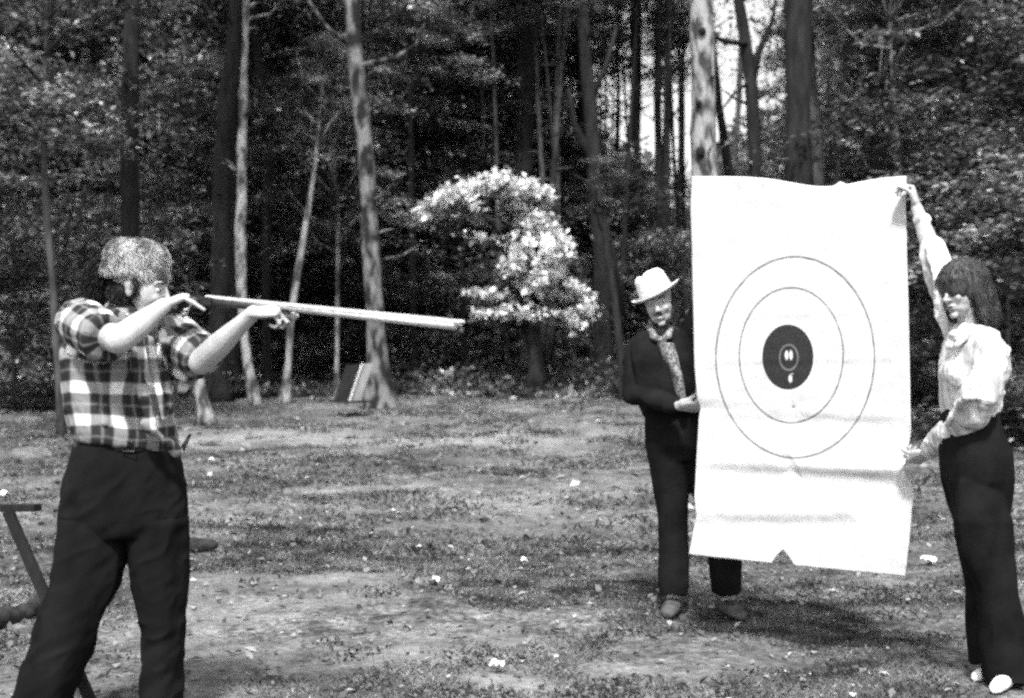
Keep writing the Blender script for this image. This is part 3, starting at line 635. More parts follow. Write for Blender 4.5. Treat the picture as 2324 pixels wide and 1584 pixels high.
# ------------------------------------------------------------------ the man aiming the rifle
BR, MZ = P(478, 676, 4.90), P(1046, 733, 4.42)            # breech and muzzle ends of the barrel
def rifle():
    d = nrm(MZ - BR); up = nrm(V(0, 0, 1) - d * d[2]); sd = np.cross(d, up); b0 = BR - d * .02
    root = thing('rifle', 'long muzzle-loading rifle with a bright barrel aimed by the man in the fur cap', 'rifle', b0)
    mb = MB(); L = np.linalg.norm(MZ - BR)
    mb.loft([(b0, up * .0095, sd * .011), (BR + d * .3, up * .010, sd * .011), (MZ, up * .011, sd * .0115)], 8); mb.build('barrel', M_steel, root, smooth=False, org=b0)
    mb = MB(); mb.loft([(BR + d * .30 - up * .009, up * .010, sd * .0118), (MZ - d * .02 - up * .011, up * .0125, sd * .0125)], 16); mb.build('fore_end', M_steel, root, org=b0)
    mb = MB(); mb.loft([(MZ + d * .012 + up * .004, up * .006, sd * .006), (MZ - d * .03 + up * .004, up * .006, sd * .006)], 10); mb.build('ramrod', M_steel, root, org=b0)
    mb = MB(); mb.box(MZ - d * .04 + up * .019, d * .009, sd * .0015, up * .006); mb.build('front_sight', M_lock, root, smooth=False, org=b0)
    mb = MB(); mb.box(BR + d * .12 + up * .017, d * .010, sd * .004, up * .004); mb.build('rear_sight', M_lock, root, smooth=False, org=b0)
    mb = MB()                                               # one stock from butt to fore grip
    butt = P(205, 745, 4.93); mb.loft([(butt, V(0, .022, 0), V(.012, 0, .062)), (butt + V(.09, -.005, .025), V(0, .022, 0), V(0, 0, .052)), (P(330, 705, 4.94), V(0, .020, 0), V(0, 0, .040)), (P(400, 692, 4.93), V(0, .017, 0), V(0, 0, .024)), (P(440, 688, 4.91), V(0, .018, 0), V(0, 0, .022)),
             (b0 - up * .012 + d * .02, sd * .016, up * .019), (BR - up * .014 + d * .12, sd * .013, up * .013), (BR - up * .014 + d * .34, sd * .012, up * .011)], 16)
    mb.build('stock', M_stock, root, org=b0)
    mb = MB(); mb.box(BR - d * .03 - up * .012 - sd * -.02, d * .05, sd * .003, up * .014); lk = mb.build('lock_plate', M_lock, root, smooth=False, bevel=.002, org=b0)
    mb = MB(); s0 = BR - d * .03 + sd * .024; mb.tube([s0 - up * .01, s0 + up * .022 - d * .012, s0 + up * .036 + d * .006, s0 + up * .028 + d * .016], [.006, .005, .006, .003], 8); mb.build('hammer', M_lock, lk, org=b0)
    mb = MB(); mb.tube([BR - d * .10 - up * .03, BR - d * .085 - up * .055, BR - d * .04 - up * .06, BR - d * .01 - up * .035], [.003] * 4, 8); mb.build('trigger_guard', M_lock, root, org=b0)
rifle()

def shooter():
    root = thing('person', 'man in fur cap and plaid shirt aiming a long rifle towards the paper target', 'person', (P(240, 1000, 5.05)[0], 5.05, gz(-1.4, 5.05)))
    org = np.array(root.location); Y = 5.05
    ft_r = P(72, 1660, 5.0); ft_l = P(366, 1660, 5.1); ft_r[2] = gz(ft_r[0], ft_r[1]); ft_l[2] = gz(ft_l[0], ft_l[1])
    hf = nrm(V(.97, -.14, -.20)); hc = P(320, 655, 4.96)
    mb = MB(); L, ax = head_prims(mb, hc, hf, V(-.05, 0, 1), 1.0)
    mb.tube([P(298, 690, 4.98), P(276, 712, 5.0), P(268, 745, 5.03)], [.056, .062, .075], 16)
    mb.loft([torso_ring(272, 1070, 105, Y, .12, .4), torso_ring(275, 985, 100, Y, .11, .45), torso_ring(268, 860, 103, Y, .115, .45), torso_ring(264, 770, 105, Y, .11, .45), torso_ring(270, 722, 78, Y, .08, .45)], 20)
    # right arm: shoulder, elbow raised towards the camera, hand on the wrist of the stock
    el = P(268, 772, 4.74); wr = P(372, 693, 4.84)
    mb.tube([P(182, 732, 4.96), P(225, 752, 4.85), el], [.060, .054, .047], 16)
    mb.tube([el, el * .62 + wr * .38 + V(0, 0, -.004), wr * .8 + el * .2, wr], [.048, .047, .031, .027], 16)
    hand(mb, wr, nrm(P(415, 673, 4.90) - wr), V(.33, .30, -.90), [(.85, .08, .05), (1.2, 1.25, .5), (1.3, 1.3, .6), (1.35, 1.3, .6)], (.3, .9), -1, .97, .06, index=[P(420, 677, 4.87), P(438, 686, 4.85), P(452, 696, 4.85), P(464, 703, 4.85)])
    # left arm
    el2 = P(455, 822, 4.93); wr2 = P(576, 709, 4.79)
    mb.tube([P(392, 758, 5.10), P(425, 792, 5.02), el2], [.058, .052, .045], 16)
    mb.tube([el2, el2 * .65 + wr2 * .35, wr2 * .82 + el2 * .18, wr2], [.045, .044, .029, .026], 16)
    hand(mb, wr2, nrm(V(.93, -.36, .06)), V(.1, .45, -.88), [(.5, 1.5, 1.1), (.75, 1.5, 1.1), (1.0, 1.5, 1.1), (1.2, 1.4, 1.0)], (.5, .5), -1, 1.12, .05)
    # legs inside the trousers
    for hip, kn, an, ft in ((P(225, 1120, 5.03), P(160, 1375, 4.98), ft_r + V(0, 0, .09), ft_r), (P(350, 1120, 5.08), P(370, 1375, 5.02), ft_l + V(0, 0, .09), ft_l)):
        mb.tube([hip, hip * .5 + kn * .5, kn, kn * .6 + an * .4, an], [.082, .072, .054, .052, .038], 16)
    blob('body', mb, M_skin, .0042, 5, sockets(L, ax), parent=root, org=org)
    eyes(L, ax, 1.0, root, org)
    # fur cap with tail
    f, u, sd = ax; mb = MB()
    cc = P(311, 589, 4.97); cu = nrm(u * 1 - f * .06); cf = nrm(np.cross(cu, sd) * -1)
    if cf @ f < 0: cf = -cf
    prof = [(-.072, .108, .090), (-.066, .119, .100), (-.045, .122, .102), (-.030, .113, .096), (-.005, .114, .096), (.030, .108, .092), (.054, .084, .072), (.066, .048, .042), (.070, .01, .01)]
    mb.loft([(cc + cu * h, cf * a, sd * b) for h, a, b in prof], 28)
    cap = blob('fur_cap', mb, M_furbase, .006, 5, lambda co, no: co + no * (.003 * fbm(co * 18, 2, 3))[:, None], parent=root, org=org)
    fur('cap_fur', cap, 24000, .007, .0013, M_fur, cap, org, .25, 1)
    mb = MB(); mb.tube([P(243, 596, 5.02), P(222, 625, 5.05), P(214, 665, 5.07), P(205, 705, 5.08), P(196, 728, 5.08)], [.03, .042, .042, .034, .014], 14)
    tl = blob('fur_tail', mb, M_furdkb, .006, 3, parent=root, org=org); fur('tail_fur', tl, 9000, .025, .0012, M_furdk, tl, org, .8, 2)
    # hair below the cap and short beard
    mb = MB(); mb.ell(L(-.045, -.02, 0), f * .062, u * .05, sd * .073); mb.ell(L(-.06, -.045, 0), f * .04, u * .035, sd * .055)
    for q in (-1, 1): mb.tube([L(.006, .02, q * .072), L(.010, -.02, q * .068)], [.012, .008], 10)
    hr = blob('hair', mb, M_hairdk, .005, 3, parent=root, org=org); fur('hair_strands', hr, 5000, .02, .001, M_furdk, hr, org, 1.2, 4)
    # shirt
    yaw = .42
    R_ = [torso_ring(286, 1012, 112, Y, .150, yaw, .16), torso_ring(282, 985, 118, Y, .158, yaw, .10), torso_ring(272, 940, 116, Y, .150, yaw, .05), torso_ring(266, 880, 120, Y, .146, yaw), torso_ring(262, 810, 121, Y, .142, yaw), torso_ring(264, 760, 118, Y, .132, yaw),
          torso_ring(272, 722, 92, Y, .105, yaw), torso_ring(280, 700, 52, Y - .01, .075, yaw)]
    mb = MB(); mb.loft(R_, 28)
    sA, sB, sC = P(180, 730, 4.97), P(212, 752, 4.86), P(243, 768, 4.775)
    mb.tube([sA, sB, sC], [.080, .082, .078], 18, ball=False); mb.ell(sA, V(.078, 0, 0), V(0, .078, 0), V(0, 0, .074))
    tA, tB, tC = P(392, 758, 5.11), P(428, 792, 5.02), P(462, 812, 4.95)
    mb.tube([tA, tB, tC], [.076, .080, .074], 18, ball=False); mb.ell(tA, V(.07, 0, 0), V(0, .075, 0), V(0, 0, .070))
    mb.tube([P(330, 728, 5.0), P(380, 748, 5.04)], [.05, .06], 14)
    mb.tube([tB + V(.0, 0, -.05), P(418, 850, 5.03), P(412, 880, 5.05)], [.055, .045, .02], 12)       # cloth hanging below the elbow
    mb.tube([P(250, 700, 4.96), P(280, 716, 4.90), P(312, 715, 4.92)], [.018, .020, .016], 10)        # collar
    # drapes
    for pl, r in (([P(338, 770, 4.92), P(352, 860, 4.89), P(372, 950, 4.9)], .016), ([P(300, 800, 4.88), P(330, 900, 4.87), P(345, 960, 4.88)], .018), ([P(372, 740, 4.98), P(366, 820, 4.95), P(384, 920, 4.96)], .016),
                  ([P(215, 800, 4.90), P(235, 880, 4.89), P(240, 960, 4.89)], .015), ([P(330, 960, 4.87), P(385, 1010, 4.93), P(402, 1024, 4.96)], .022), ([P(160, 830, 4.98), P(165, 920, 4.98), P(172, 970, 4.98)], .016)):
        mb.tube(pl, [r * .6, r, r * .7], 10)
    axr, axl = nrm(sC - sA), nrm(tC - tA)
    def uv(co):
        x = V(math.cos(yaw), math.sin(yaw), 0); yv = V(-math.sin(yaw), math.cos(yaw), 0); c0 = P(270, 850, Y); q = co - c0
        ang = np.arctan2(-(q @ yv), q @ x); u_ = np.where(q @ yv < 0, (q @ x) * 1.0 + 0 * ang, (q @ x)); out = np.stack([u_ + .02 * vnoise(co * 9, 3), co[:, 2] + .012 * vnoise(co * 7, 5)], 1)
        for a, d, sg in ((sA, axr, 1), (tA, axl, 1)):
            r = co - a; t = r @ d; pr = r - np.outer(t, d); dist = np.linalg.norm(pr, axis=1); m = (t > .03) & (dist < .115) & (t < .5)
            e = nrm(np.cross(d, V(0, 0, 1))); e2 = np.cross(d, e); an = np.arctan2(pr @ e2, pr @ e) * .08
            out[m] = np.stack([an[m] + .01, t[m] + .03], 1)
        return out
    def disp(co, no):
        co = folds(.007, 11, (.25, 0, -1), .3, 3)(co, no); co = folds(.004, 22, (1, .3, -.6), .35, 9)(co, no)
        return co
    sh = blob('shirt', mb, M_plaid, .0055, 4, disp, uv, parent=root, org=org)
    mb = MB()
    for x, y, yy in ((322, 770, 4.885), (331, 830, 4.86), (340, 890, 4.865), (348, 950, 4.865)): mb.ell(P(x, y, yy), V(.006, 0, 0), V(0, 0, .006), V(0, -.003, 0), 10)
    # trousers
    mb = MB(); mb.loft([torso_ring(283, 1002, 108, Y, .130, .25), torso_ring(281, 1050, 122, Y, .140, .2), torso_ring(280, 1110, 134, Y, .142, .15), torso_ring(278, 1170, 141, Y, .135, .1), torso_ring(272, 1215, 136, Y, .115, .05)], 28)
    mb.loft([(P(212, 1180, 5.04), V(76 * U(Y), 0, 0), V(0, .115, 0)), (P(207, 1250, 5.03), V(76 * U(Y), 0, 0), V(0, .112, 0)), (P(196, 1320, 5.01), V(72 * U(Y), 0, 0), V(0, .10, 0)), (P(160, 1400, 4.99), V(68 * U(Y), 0, 0), V(0, .092, 0)), (P(128, 1500, 5), V(66 * U(Y), 0, 0), V(0, .095, 0)), (P(99, 1584, 5), V(64 * U(Y), 0, 0), V(0, .105, 0)), (P(78, 1648, 5), V(66 * U(Y), 0, 0), V(0, .12, 0))], 24)
    mb.loft([(P(352, 1180, 5.06), V(70 * U(Y), 0, 0), V(0, .115, 0)), (P(358, 1250, 5.06), V(62 * U(Y), 0, 0), V(0, .11, 0)), (P(364, 1340, 5.05), V(57 * U(Y), 0, 0), V(0, .098, 0)), (P(374, 1430, 5.05), V(45 * U(Y), 0, 0), V(0, .085, 0)), (P(370, 1500, 5.06), V(43 * U(Y), 0, 0), V(0, .085, 0)), (P(366, 1584, 5.08), V(46 * U(Y), 0, 0), V(0, .092, 0)), (P(366, 1645, 5.1), V(50 * U(Y), 0, 0), V(0, .10, 0))], 24)
    def dt(co, no):
        co = folds(.011, 8, (.1, 0, 1), .3, 5)(co, no); return folds(.005, 16, (1, 0, .5), .3, 6)(co, no)
    blob('trousers', mb, M_trouser, .007, 4, dt, parent=root, org=org)
    # belt and buckle
    mb = MB(); mb.loft([torso_ring(284, 1022, 114, Y, .141, .25), torso_ring(284, 1000, 112, Y, .139, .25)], 36); bl = mb.build('belt', M_leather, root, org=org)
    c = P(292, 1013, 4.903); mb = MB()
    for a in range(4): pass
    q = .020; h = .017
    for a, b in (((-q, h), (q, h)), ((q, h), (q, -h)), ((q, -h), (-q, -h)), ((-q, -h), (-q, h))): mb.tube([c + V(a[0], 0, a[1]), c + V(b[0], 0, b[1])], [.002, .002], 8)
    mb.build('buckle', M_lock, bl, org=org)
    for ft, dx in ((ft_r, -.1), (ft_l, .15)):
        mb = MB(); d = nrm(V(.75, -.65, 0)); s = np.cross(d, V(0, 0, 1)); mb.loft([(ft - d * .08 + V(0, 0, .045), s * .035, V(0, 0, .045)), (ft + V(0, 0, .05), s * .042, V(0, 0, .05)), (ft + d * .1 + V(0, 0, .035), s * .050, V(0, 0, .033)), (ft + d * .17 + V(0, 0, .028), s * .04, V(0, 0, .026)), (ft + d * .2 + V(0, 0, .02), s * .02, V(0, 0, .015))], 16)
        blob('shoe', mb, M_shoe_b, .006, 4, parent=root, org=org)
    # knife sheath hanging from the belt on the far side
    k = thing('knife_sheath', 'thin dark knife sheath hanging at the far hip of the shooter', 'sheath', P(405, 1030, 5.12)); mb = MB()
    mb.loft([(P(432, 985, 5.14), V(.006, 0, 0), V(0, .004, 0)), (P(420, 1008, 5.13), V(.009, 0, 0), V(0, .006, 0)), (P(404, 1036, 5.12), V(.016, 0, .006), V(0, .009, 0)), (P(392, 1052, 5.11), V(.014, 0, .006), V(0, .009, 0))], 12); mb.build('sheath', M_leather, k, org=k.location)
shooter()

# ------------------------------------------------------------------ paper target
EDL, EDR = 6.62, 6.08
def paper():
    left = [(400, 1570), (470, 1567), (560, 1570), (700, 1573), (830, 1576), (905, 1582), (925, 1590), (950, 1586), (1050, 1580), (1130, 1576), (1170, 1580), (1258, 1563)]
    right = [(398, 2057), (470, 2056), (560, 2058), (700, 2062), (850, 2065), (980, 2068), (1050, 2055), (1066, 2048), (1085, 2062), (1105, 2074), (1150, 2071), (1200, 2066), (1308, 2054)]
    lu = np.array(left, float); ru = np.array(right, float)
    NU, NV = 150, 260; v = np.zeros((NV, NU, 3)); uv = np.zeros((NV, NU, 2))
    uu = np.linspace(0, 1, NU); rs = np.linspace(0, 1, NV)
    top = 400 + 24 * np.exp(-((uu - .62) / .22) ** 2) - 2 * uu - 8 * np.exp(-((uu - .69) / .02) ** 2)
    bot = 1258 + (1308 - 1258) * uu ** .93
    bot = bot - 34 * np.clip(1 - np.abs(uu - .435) / .052, 0, 1) ** .8 + 0
    for j, r in enumerate(rs):
        for i, u in enumerate(uu):
            py = top[i] + (bot[i] - top[i]) * r
            pyl = 400 + r * 858; pyr = 398 + r * 910
            x0 = np.interp(pyl, lu[:, 0], lu[:, 1]); x1 = np.interp(pyr, ru[:, 0], ru[:, 1]); px = x0 + (x1 - x0) * u
            Y = EDL + (EDR - EDL) * u
            # creases, sag and bow of the sheet
            h = .035 * math.sin(math.pi * u) * (1 - .6 * r)
            def crease(y0, a, w0, sl=0, u0=0, u1=1):
                q = py - (y0 + sl * (u - .5)); e = min(max((u - u0) / .12, 0), 1) * min(max((u1 - u) / .12, 0), 1)
                return a * e * (math.exp(-(q / w0) ** 2) - (math.exp(-((q - w0 * 1.5) / w0) ** 2) if q > -w0 else 0))
            h += crease(938, .0035, 14, 14) + crease(1060, .0050, 13, 26) + crease(1162, .0085, 20, -6, -.2, .8) + crease(815, .0014, 10, -8) + crease(710, .0014, 12, -14, .1, .8)
            h += .020 * math.sin(max(0, r - .78) / .22 * 2.6) * (1 - .4 * u) + .004 * math.sin(9 * u + 5 * r) + .012 * max(0, (.08 - r) / .08) * math.sin(6 * u)
            Y = Y - h
            v[j, i] = P(px, py, Y); uv[j, i] = ((px - 1803) / 180 + 0, (py - 811) / 228)
    co = v.reshape(-1, 3); co = co + np.stack([0 * co[:, 0], .0028 * fbm(co * 9, 3, 21) + .0012 * fbm(co * 30, 2, 4), 0 * co[:, 0]], 1)
    i, j = np.meshgrid(np.arange(NU - 1), np.arange(NV - 1)); a = (j * NU + i).ravel(); f = np.stack([a, a + NU, a + NU + 1, a + 1], 1)
    c = co.mean(0); c[2] = co[:, 2].min(); me = raw_mesh('paper_sheet', co - c, f, 4)
    lay = me.uv_layers.new(name='UVMap'); vi = np.empty(len(me.loops), np.int32); me.loops.foreach_get('vertex_index', vi)
    lay.data.foreach_set('uv', uv.reshape(-1, 2)[vi].astype(np.float32).ravel()); me.polygons.foreach_set('use_smooth', [True] * len(me.polygons))
    m = bpy.data.materials.new('printed target paper'); m.use_nodes = True; n = m.node_tree; b = n.nodes['Principled BSDF']; out = n.nodes['Material Output']
    U_ = n.nodes.new('ShaderNodeUVMap'); U_.uv_map = 'UVMap'; sp = n.nodes.new('ShaderNodeSeparateXYZ'); n.links.new(U_.outputs[0], sp.inputs[0]); X, Y_ = sp.outputs[0], sp.outputs[1]
    def M(op, a, b_=None, c_=None):
        x = n.nodes.new('ShaderNodeMath'); x.operation = op
        for k, q in enumerate((a, b_, c_)):
            if q is None: continue
            if isinstance(q, (int, float)): x.inputs[k].default_value = q
            else: n.links.new(q, x.inputs[k])
        return x.outputs[0]
    def step(s, a, b2):      # 1 below a, 0 above b2
        x = n.nodes.new('ShaderNodeMapRange'); x.interpolation_type = 'SMOOTHSTEP'; n.links.new(s, x.inputs[0]); x.inputs[1].default_value = a; x.inputs[2].default_value = b2; x.inputs[3].default_value = 1; x.inputs[4].default_value = 0; return x.outputs[0]
    def dist(cx, cy, sx=1, sy=1): return M('SQRT', M('ADD', M('POWER', M('DIVIDE', M('SUBTRACT', X, cx), sx), 2), M('POWER', M('DIVIDE', M('SUBTRACT', Y_, cy), sy), 2)))
    no = n.nodes.new('ShaderNodeTexNoise'); no.inputs['Scale'].default_value = 9; no.inputs['Detail'].default_value = 5; n.links.new(U_.outputs[0], no.inputs[0])
    def ring(d, r, w0): return step(M('ABSOLUTE', M('SUBTRACT', d, r)), w0 * .5, w0)
    wob = M('MULTIPLY', M('SUBTRACT', no.outputs[0], .5), .012)
    d1 = M('ADD', dist(.01, 0), wob); d2 = M('ADD', dist(-.04, -.02, .655, .672), wob); d3 = dist(-.083, -.003, .325, .325)
    ink = M('MULTIPLY', M('ADD', ring(d1, 1.0, .016), ring(d2, 1.0, .021)), M('ADD', .35, M('MULTIPLY', no.outputs[0], 1.0)))
    bull = step(d3, .985, 1.01)
    inner = M('MULTIPLY', ring(dist(-.072, 0.0, .115, .125), 1.0, .12), .35)
    marks = M('ADD', step(dist(-.098, -.022, .026, .052), .7, 1.1), step(dist(-.044, -.022, .024, .056), .7, 1.1))
    marks = M('ADD', marks, step(dist(-.052, .212, .027, .045), .7, 1.1)); marks = M('ADD', marks, M('MULTIPLY', step(dist(-.030, .165, .020, .012), .6, 1.1), .5))
    dot = M('MULTIPLY', step(dist(-.013, .49, .028, .022), .5, 1.2), .6)
    pap = M('ADD', .58, M('MULTIPLY', no.outputs[0], .14))
    sm = n.nodes.new('ShaderNodeTexNoise'); sm.inputs['Scale'].default_value = 2.2; sm.inputs['Detail'].default_value = 6; n.links.new(U_.outputs[0], sm.inputs[0])
    pap = M('MULTIPLY', pap, M('SUBTRACT', 1, M('MULTIPLY', M('MAXIMUM', M('SUBTRACT', sm.outputs[0], .55), 0), .6)))
    val = M('MULTIPLY', pap, M('SUBTRACT', 1, M('MINIMUM', M('MULTIPLY', ink, .75), .85)))
    val = M('MULTIPLY', val, M('SUBTRACT', 1, dot))
    n4 = n.nodes.new('ShaderNodeTexNoise'); n4.inputs['Scale'].default_value = 40; n.links.new(U_.outputs[0], n4.inputs[0])
    dark = M('ADD', M('MULTIPLY', n4.outputs[0], .05), M('ADD', .005, M('MINIMUM', M('ADD', M('MULTIPLY', marks, .6), M('MULTIPLY', inner, .35)), .7)))
    val = M('ADD', M('MULTIPLY', val, M('SUBTRACT', 1, bull)), M('MULTIPLY', dark, bull))
    cc = n.nodes.new('ShaderNodeCombineColor')
    for k in range(3): n.links.new(val, cc.inputs[k])
    n.links.new(cc.outputs[0], b.inputs['Base Color']); b.inputs['Roughness'].default_value = .8; b.inputs['Specular IOR Level'].default_value = .2
    tr = n.nodes.new('ShaderNodeBsdfTranslucent'); n.links.new(cc.outputs[0], tr.inputs[0]); mx = n.nodes.new('ShaderNodeMixShader'); mx.inputs[0].default_value = .22
    n.links.new(b.outputs[0], mx.inputs[1]); n.links.new(tr.outputs[0], mx.inputs[2]); n.links.new(mx.outputs[0], out.inputs[0])
    o = link('paper_target', me, m, None, c); so = o.modifiers.new('t', 'SOLIDIFY'); so.thickness = .0008
    tag(o, 'large creased white paper target with black bullseye and two thin rings', 'target')
paper()

# ------------------------------------------------------------------ the man in the pale hat
def hatman():
    Y = 7.2; k = U(Y)
    f1 = P(1528, 1362, 7.2); f2 = P(1652, 1366, 7.22)
    for f in (f1, f2): f[2] = gz(f[0], f[1])
    root = thing('person', 'man in pale hat and black jacket smiling at the left edge of the paper', 'person', ((f1[0] + f2[0]) / 2, Y, min(f1[2], f2[2]))); org = np.array(root.location)
    hc = P(1496, 690, 7.14); hf = nrm(V(-.22, -1, -.10)); hu = V(-.22, 0, 1)
    mb = MB(); L, ax = head_prims(mb, hc, hf, hu, 1.0, ears=False); f, u, sd = ax
    mb.tube([hc + V(0, .02, -.09), P(1500, 750, 7.2), P(1504, 775, 7.22)], [.052, .055, .07], 14)
    mb.loft([torso_ring(1545, 985, 56, Y, .09), torso_ring(1528, 900, 58, Y, .09), torso_ring(1510, 830, 72, Y, .11), torso_ring(1505, 785, 66, Y, .09)], 18)
    el = P(1440, 893, 7.12); wr = P(1536, 921, 6.93); mb.tube([P(1450, 800, 7.2), el], [.045, .036], 14); mb.tube([el, wr], [.042, .027], 14)
    hand(mb, wr, nrm(P(1575, 924, 6.90) - wr), V(0, -.15, -1) * -1 + V(0, .6, 0), [(1.0, 1.0, .5), (1.05, 1.0, .5), (1.1, 1.0, .5), (1.1, 1.0, .5)], (.3, .8), -1, 1.08, .03)
    el2 = P(1618, 640, 7.08); wr2 = P(1604, 480, 6.98); mb.tube([P(1558, 800, 7.24), el2], [.045, .038], 14); mb.tube([el2, wr2], [.04, .027], 14)
    hand(mb, wr2, nrm(P(1600, 430, 6.95) - wr2), V(0, -1, 0), [(.6, .7, .3)] * 4, (.3, .8), 1, 1, .05)
    for hip, an in ((P(1522, 980, 7.2), f1 + V(0, 0, .08)), (P(1572, 980, 7.22), f2 + V(0, 0, .08))):
        kn = (hip + an) / 2 + V(0, -.01, .02); mb.tube([hip, kn, kn * .6 + an * .4, an], [.08, .052, .05, .036], 14)
    blob('body', mb, M_skin_m, .0045, 4, sockets(L, ax), parent=root, org=org); eyes(L, ax, 1.0, root, org)
    mb = MB(); mb.tube([L(.094, -.062, -.020), L(.1005, -.066, 0), L(.094, -.062, .020)], [.002, .0035, .002], 8); mb.build('teeth', M_eye, root, org=org)
    # hair at the sides, moustache and chin beard
    mb = MB()
    mb.ell(L(-.05, -.01, 0), f * .07, u * .07, sd * .078)
    for q in (-1, 1): mb.tube([L(-.005, .03, q * .068), L(0, -.03, q * .068), L(.02, -.075, q * .05)], [.02, .018, .012], 10)
    mb.tube([L(.092, -.046, -.026), L(.103, -.043, 0), L(.092, -.046, .026)], [.005, .006, .005], 8)
    mb.tube([L(.03, -.09, -.04), L(.078, -.108, 0), L(.03, -.09, .04)], [.012, .014, .012], 8)
    hr = blob('hair', mb, M_hairdk, .005, 2, parent=root, org=org); fur('hair_strands', hr, 4000, .014, .0013, M_furdk, hr, org, .8, 5)
    # hat, tilted
    hu2 = nrm(u + sd * -.0 + V(-.26, 0, 0)); hx = nrm(np.cross(hu2, f)); hfw = np.cross(hx, hu2); cc = L(-.005, .052, 0)
    if hx[0] < 0: hx = -hx
    mb = MB(); mb.loft([(cc, hx * .086, hfw * .104), (cc + hu2 * .05, hx * .084, hfw * .100), (cc + hu2 * .095, hx * .078, hfw * .092), (cc + hu2 * .118, hx * .060, hfw * .075), (cc + hu2 * .124, hx * .03, hfw * .05), (cc + hu2 * .112, hx * .01, hfw * .03)], 28)
    def hd(co, no):
        q = co - cc; a = q @ hx; b = q @ hfw; h = q @ hu2; top = np.clip((h - .075) / .04, 0, 1)
        return co - hu2 * (top * .014 * np.exp(-((a + .03) / .014) ** 2))[:, None]
    cr = blob('hat', mb, M_felt, .005, 3, hd, parent=root, org=org)
    nb = 40; vs, fs = [], []
    for ri, (r, z) in enumerate(((.9, .0), (1.15, -.002), (1.3, .004), (1.42, .012), (1.42, .016), (1.3, .009), (1.15, .004), (.9, .006))):
        for a in range(nb):
            t = 2 * math.pi * a / nb; x, y = math.cos(t), math.sin(t); lift = .010 * abs(x) ** 2 * max(0, r - 1) / .55 - .010 * abs(y) * max(0, r - 1) / .55
            vs.append(cc + hx * .092 * r * x + hfw * .105 * r * y + hu2 * (z + lift))
    for ri in range(8):
        for a in range(nb): fs.append((ri * nb + a, ri * nb + (a + 1) % nb, ((ri + 1) % 8) * nb + (a + 1) % nb, ((ri + 1) % 8) * nb + a))
    mb = MB(); mb.add(vs, fs); mb.build('hat_brim', M_felt, cr, org=org)
    mb = MB(); mb.loft([(cc + hu2 * .006, hx * .0895, hfw * .1065), (cc + hu2 * .022, hx * .0885, hfw * .105)], 32); mb.build('hat_band', M_band, cr, org=org)
    # patterned shirt front and neckerchief
    mb = MB(); mb.loft([torso_ring(1548, 930, 12, 7.09, .08), torso_ring(1534, 850, 13, 7.06, .08), torso_ring(1508, 780, 22, 7.10, .08)], 16)
    mb.tube([P(1474, 742, 7.16), P(1484, 764, 7.07), P(1502, 772, 7.04), P(1516, 762, 7.07), P(1522, 744, 7.14)], [.016, .020, .020, .018, .015], 12)
    blob('patterned_shirt', mb, M_print, .006, 3, folds(.004, 20, seed=4), parent=root, org=org)
    # jacket: a back-and-sides shell open in front (two overlapping lapels)
    mb = MB()
    mb.loft([torso_ring(1535, 945, 74, 7.24, .12), torso_ring(1515, 880, 84, 7.24, .13), torso_ring(1503, 820, 90, 7.24, .14), torso_ring(1502, 785, 74, 7.24, .11), torso_ring(1502, 758, 40, 7.25, .08)], 24)
    mb.loft([(P(1510, 935, 7.10), V(48 * k, 0, 0), V(0, .06, 0)), (P(1496, 880, 7.08), V(50 * k, 0, 0), V(0, .06, 0)), (P(1478, 820, 7.08), V(44 * k, 0, 0), V(0, .06, 0)), (P(1466, 780, 7.12), V(34 * k, 0, 0), V(0, .06, 0)), (P(1468, 752, 7.16), V(20 * k, 0, 0), V(0, .05, 0))], 16)
    mb.loft([(P(1582, 935, 7.12), V(28 * k, 0, 0), V(0, .06, 0)), (P(1574, 880, 7.10), V(30 * k, 0, 0), V(0, .06, 0)), (P(1556, 820, 7.10), V(32 * k, 0, 0), V(0, .06, 0)), (P(1542, 780, 7.14), V(26 * k, 0, 0), V(0, .06, 0)), (P(1534, 752, 7.18), V(14 * k, 0, 0), V(0, .05, 0))], 16)
    mb.tube([P(1450, 792, 7.2), P(1444, 845, 7.16), el], [.064, .066, .062], 16); mb.tube([el, el * .5 + wr * .5, wr * .9 + el * .1], [.060, .050, .044], 16)
    mb.tube([P(1556, 800, 7.22), P(1562, 780, 7.22), el2, el2 * .3 + wr2 * .7], [.066, .070, .060, .042], 16); mb.ell(el2, V(.062, 0, 0), V(0, .062, 0), V(0, 0, .062)); mb.ell(el + V(.004, 0, 0), V(.066, 0, 0), V(0, .062, 0), V(0, 0, .062))
    blob('jacket', mb, M_jacket, .007, 3, folds(.006, 14, (0.3, 0, 1), .4, 2), parent=root, org=org)
    mb = MB(); mb.loft([torso_ring(1535, 925, 70, Y, .115), torso_ring(1540, 960, 76, Y, .12), torso_ring(1543, 1010, 78, Y, .12), torso_ring(1545, 1045, 72, Y, .10)], 24)
    a1 = f1 + V(0, 0, .06); a2 = f2 + V(0, 0, .06)
    mb.loft([(P(1518, 1010, Y), V(50 * k, 0, 0), V(0, .10, 0)), (P(1524, 1090, Y), V(42 * k, 0, 0), V(0, .09, 0)), (P(1528, 1170, Y), V(32 * k, 0, 0), V(0, .075, 0)), (P(1529, 1260, Y), V(31 * k, 0, 0), V(0, .075, 0)), (P(1529, 1320, Y), V(33 * k, 0, 0), V(0, .09, 0)), (P(1528, 1346, Y), V(31 * k, 0, 0), V(0, .09, 0))], 20)
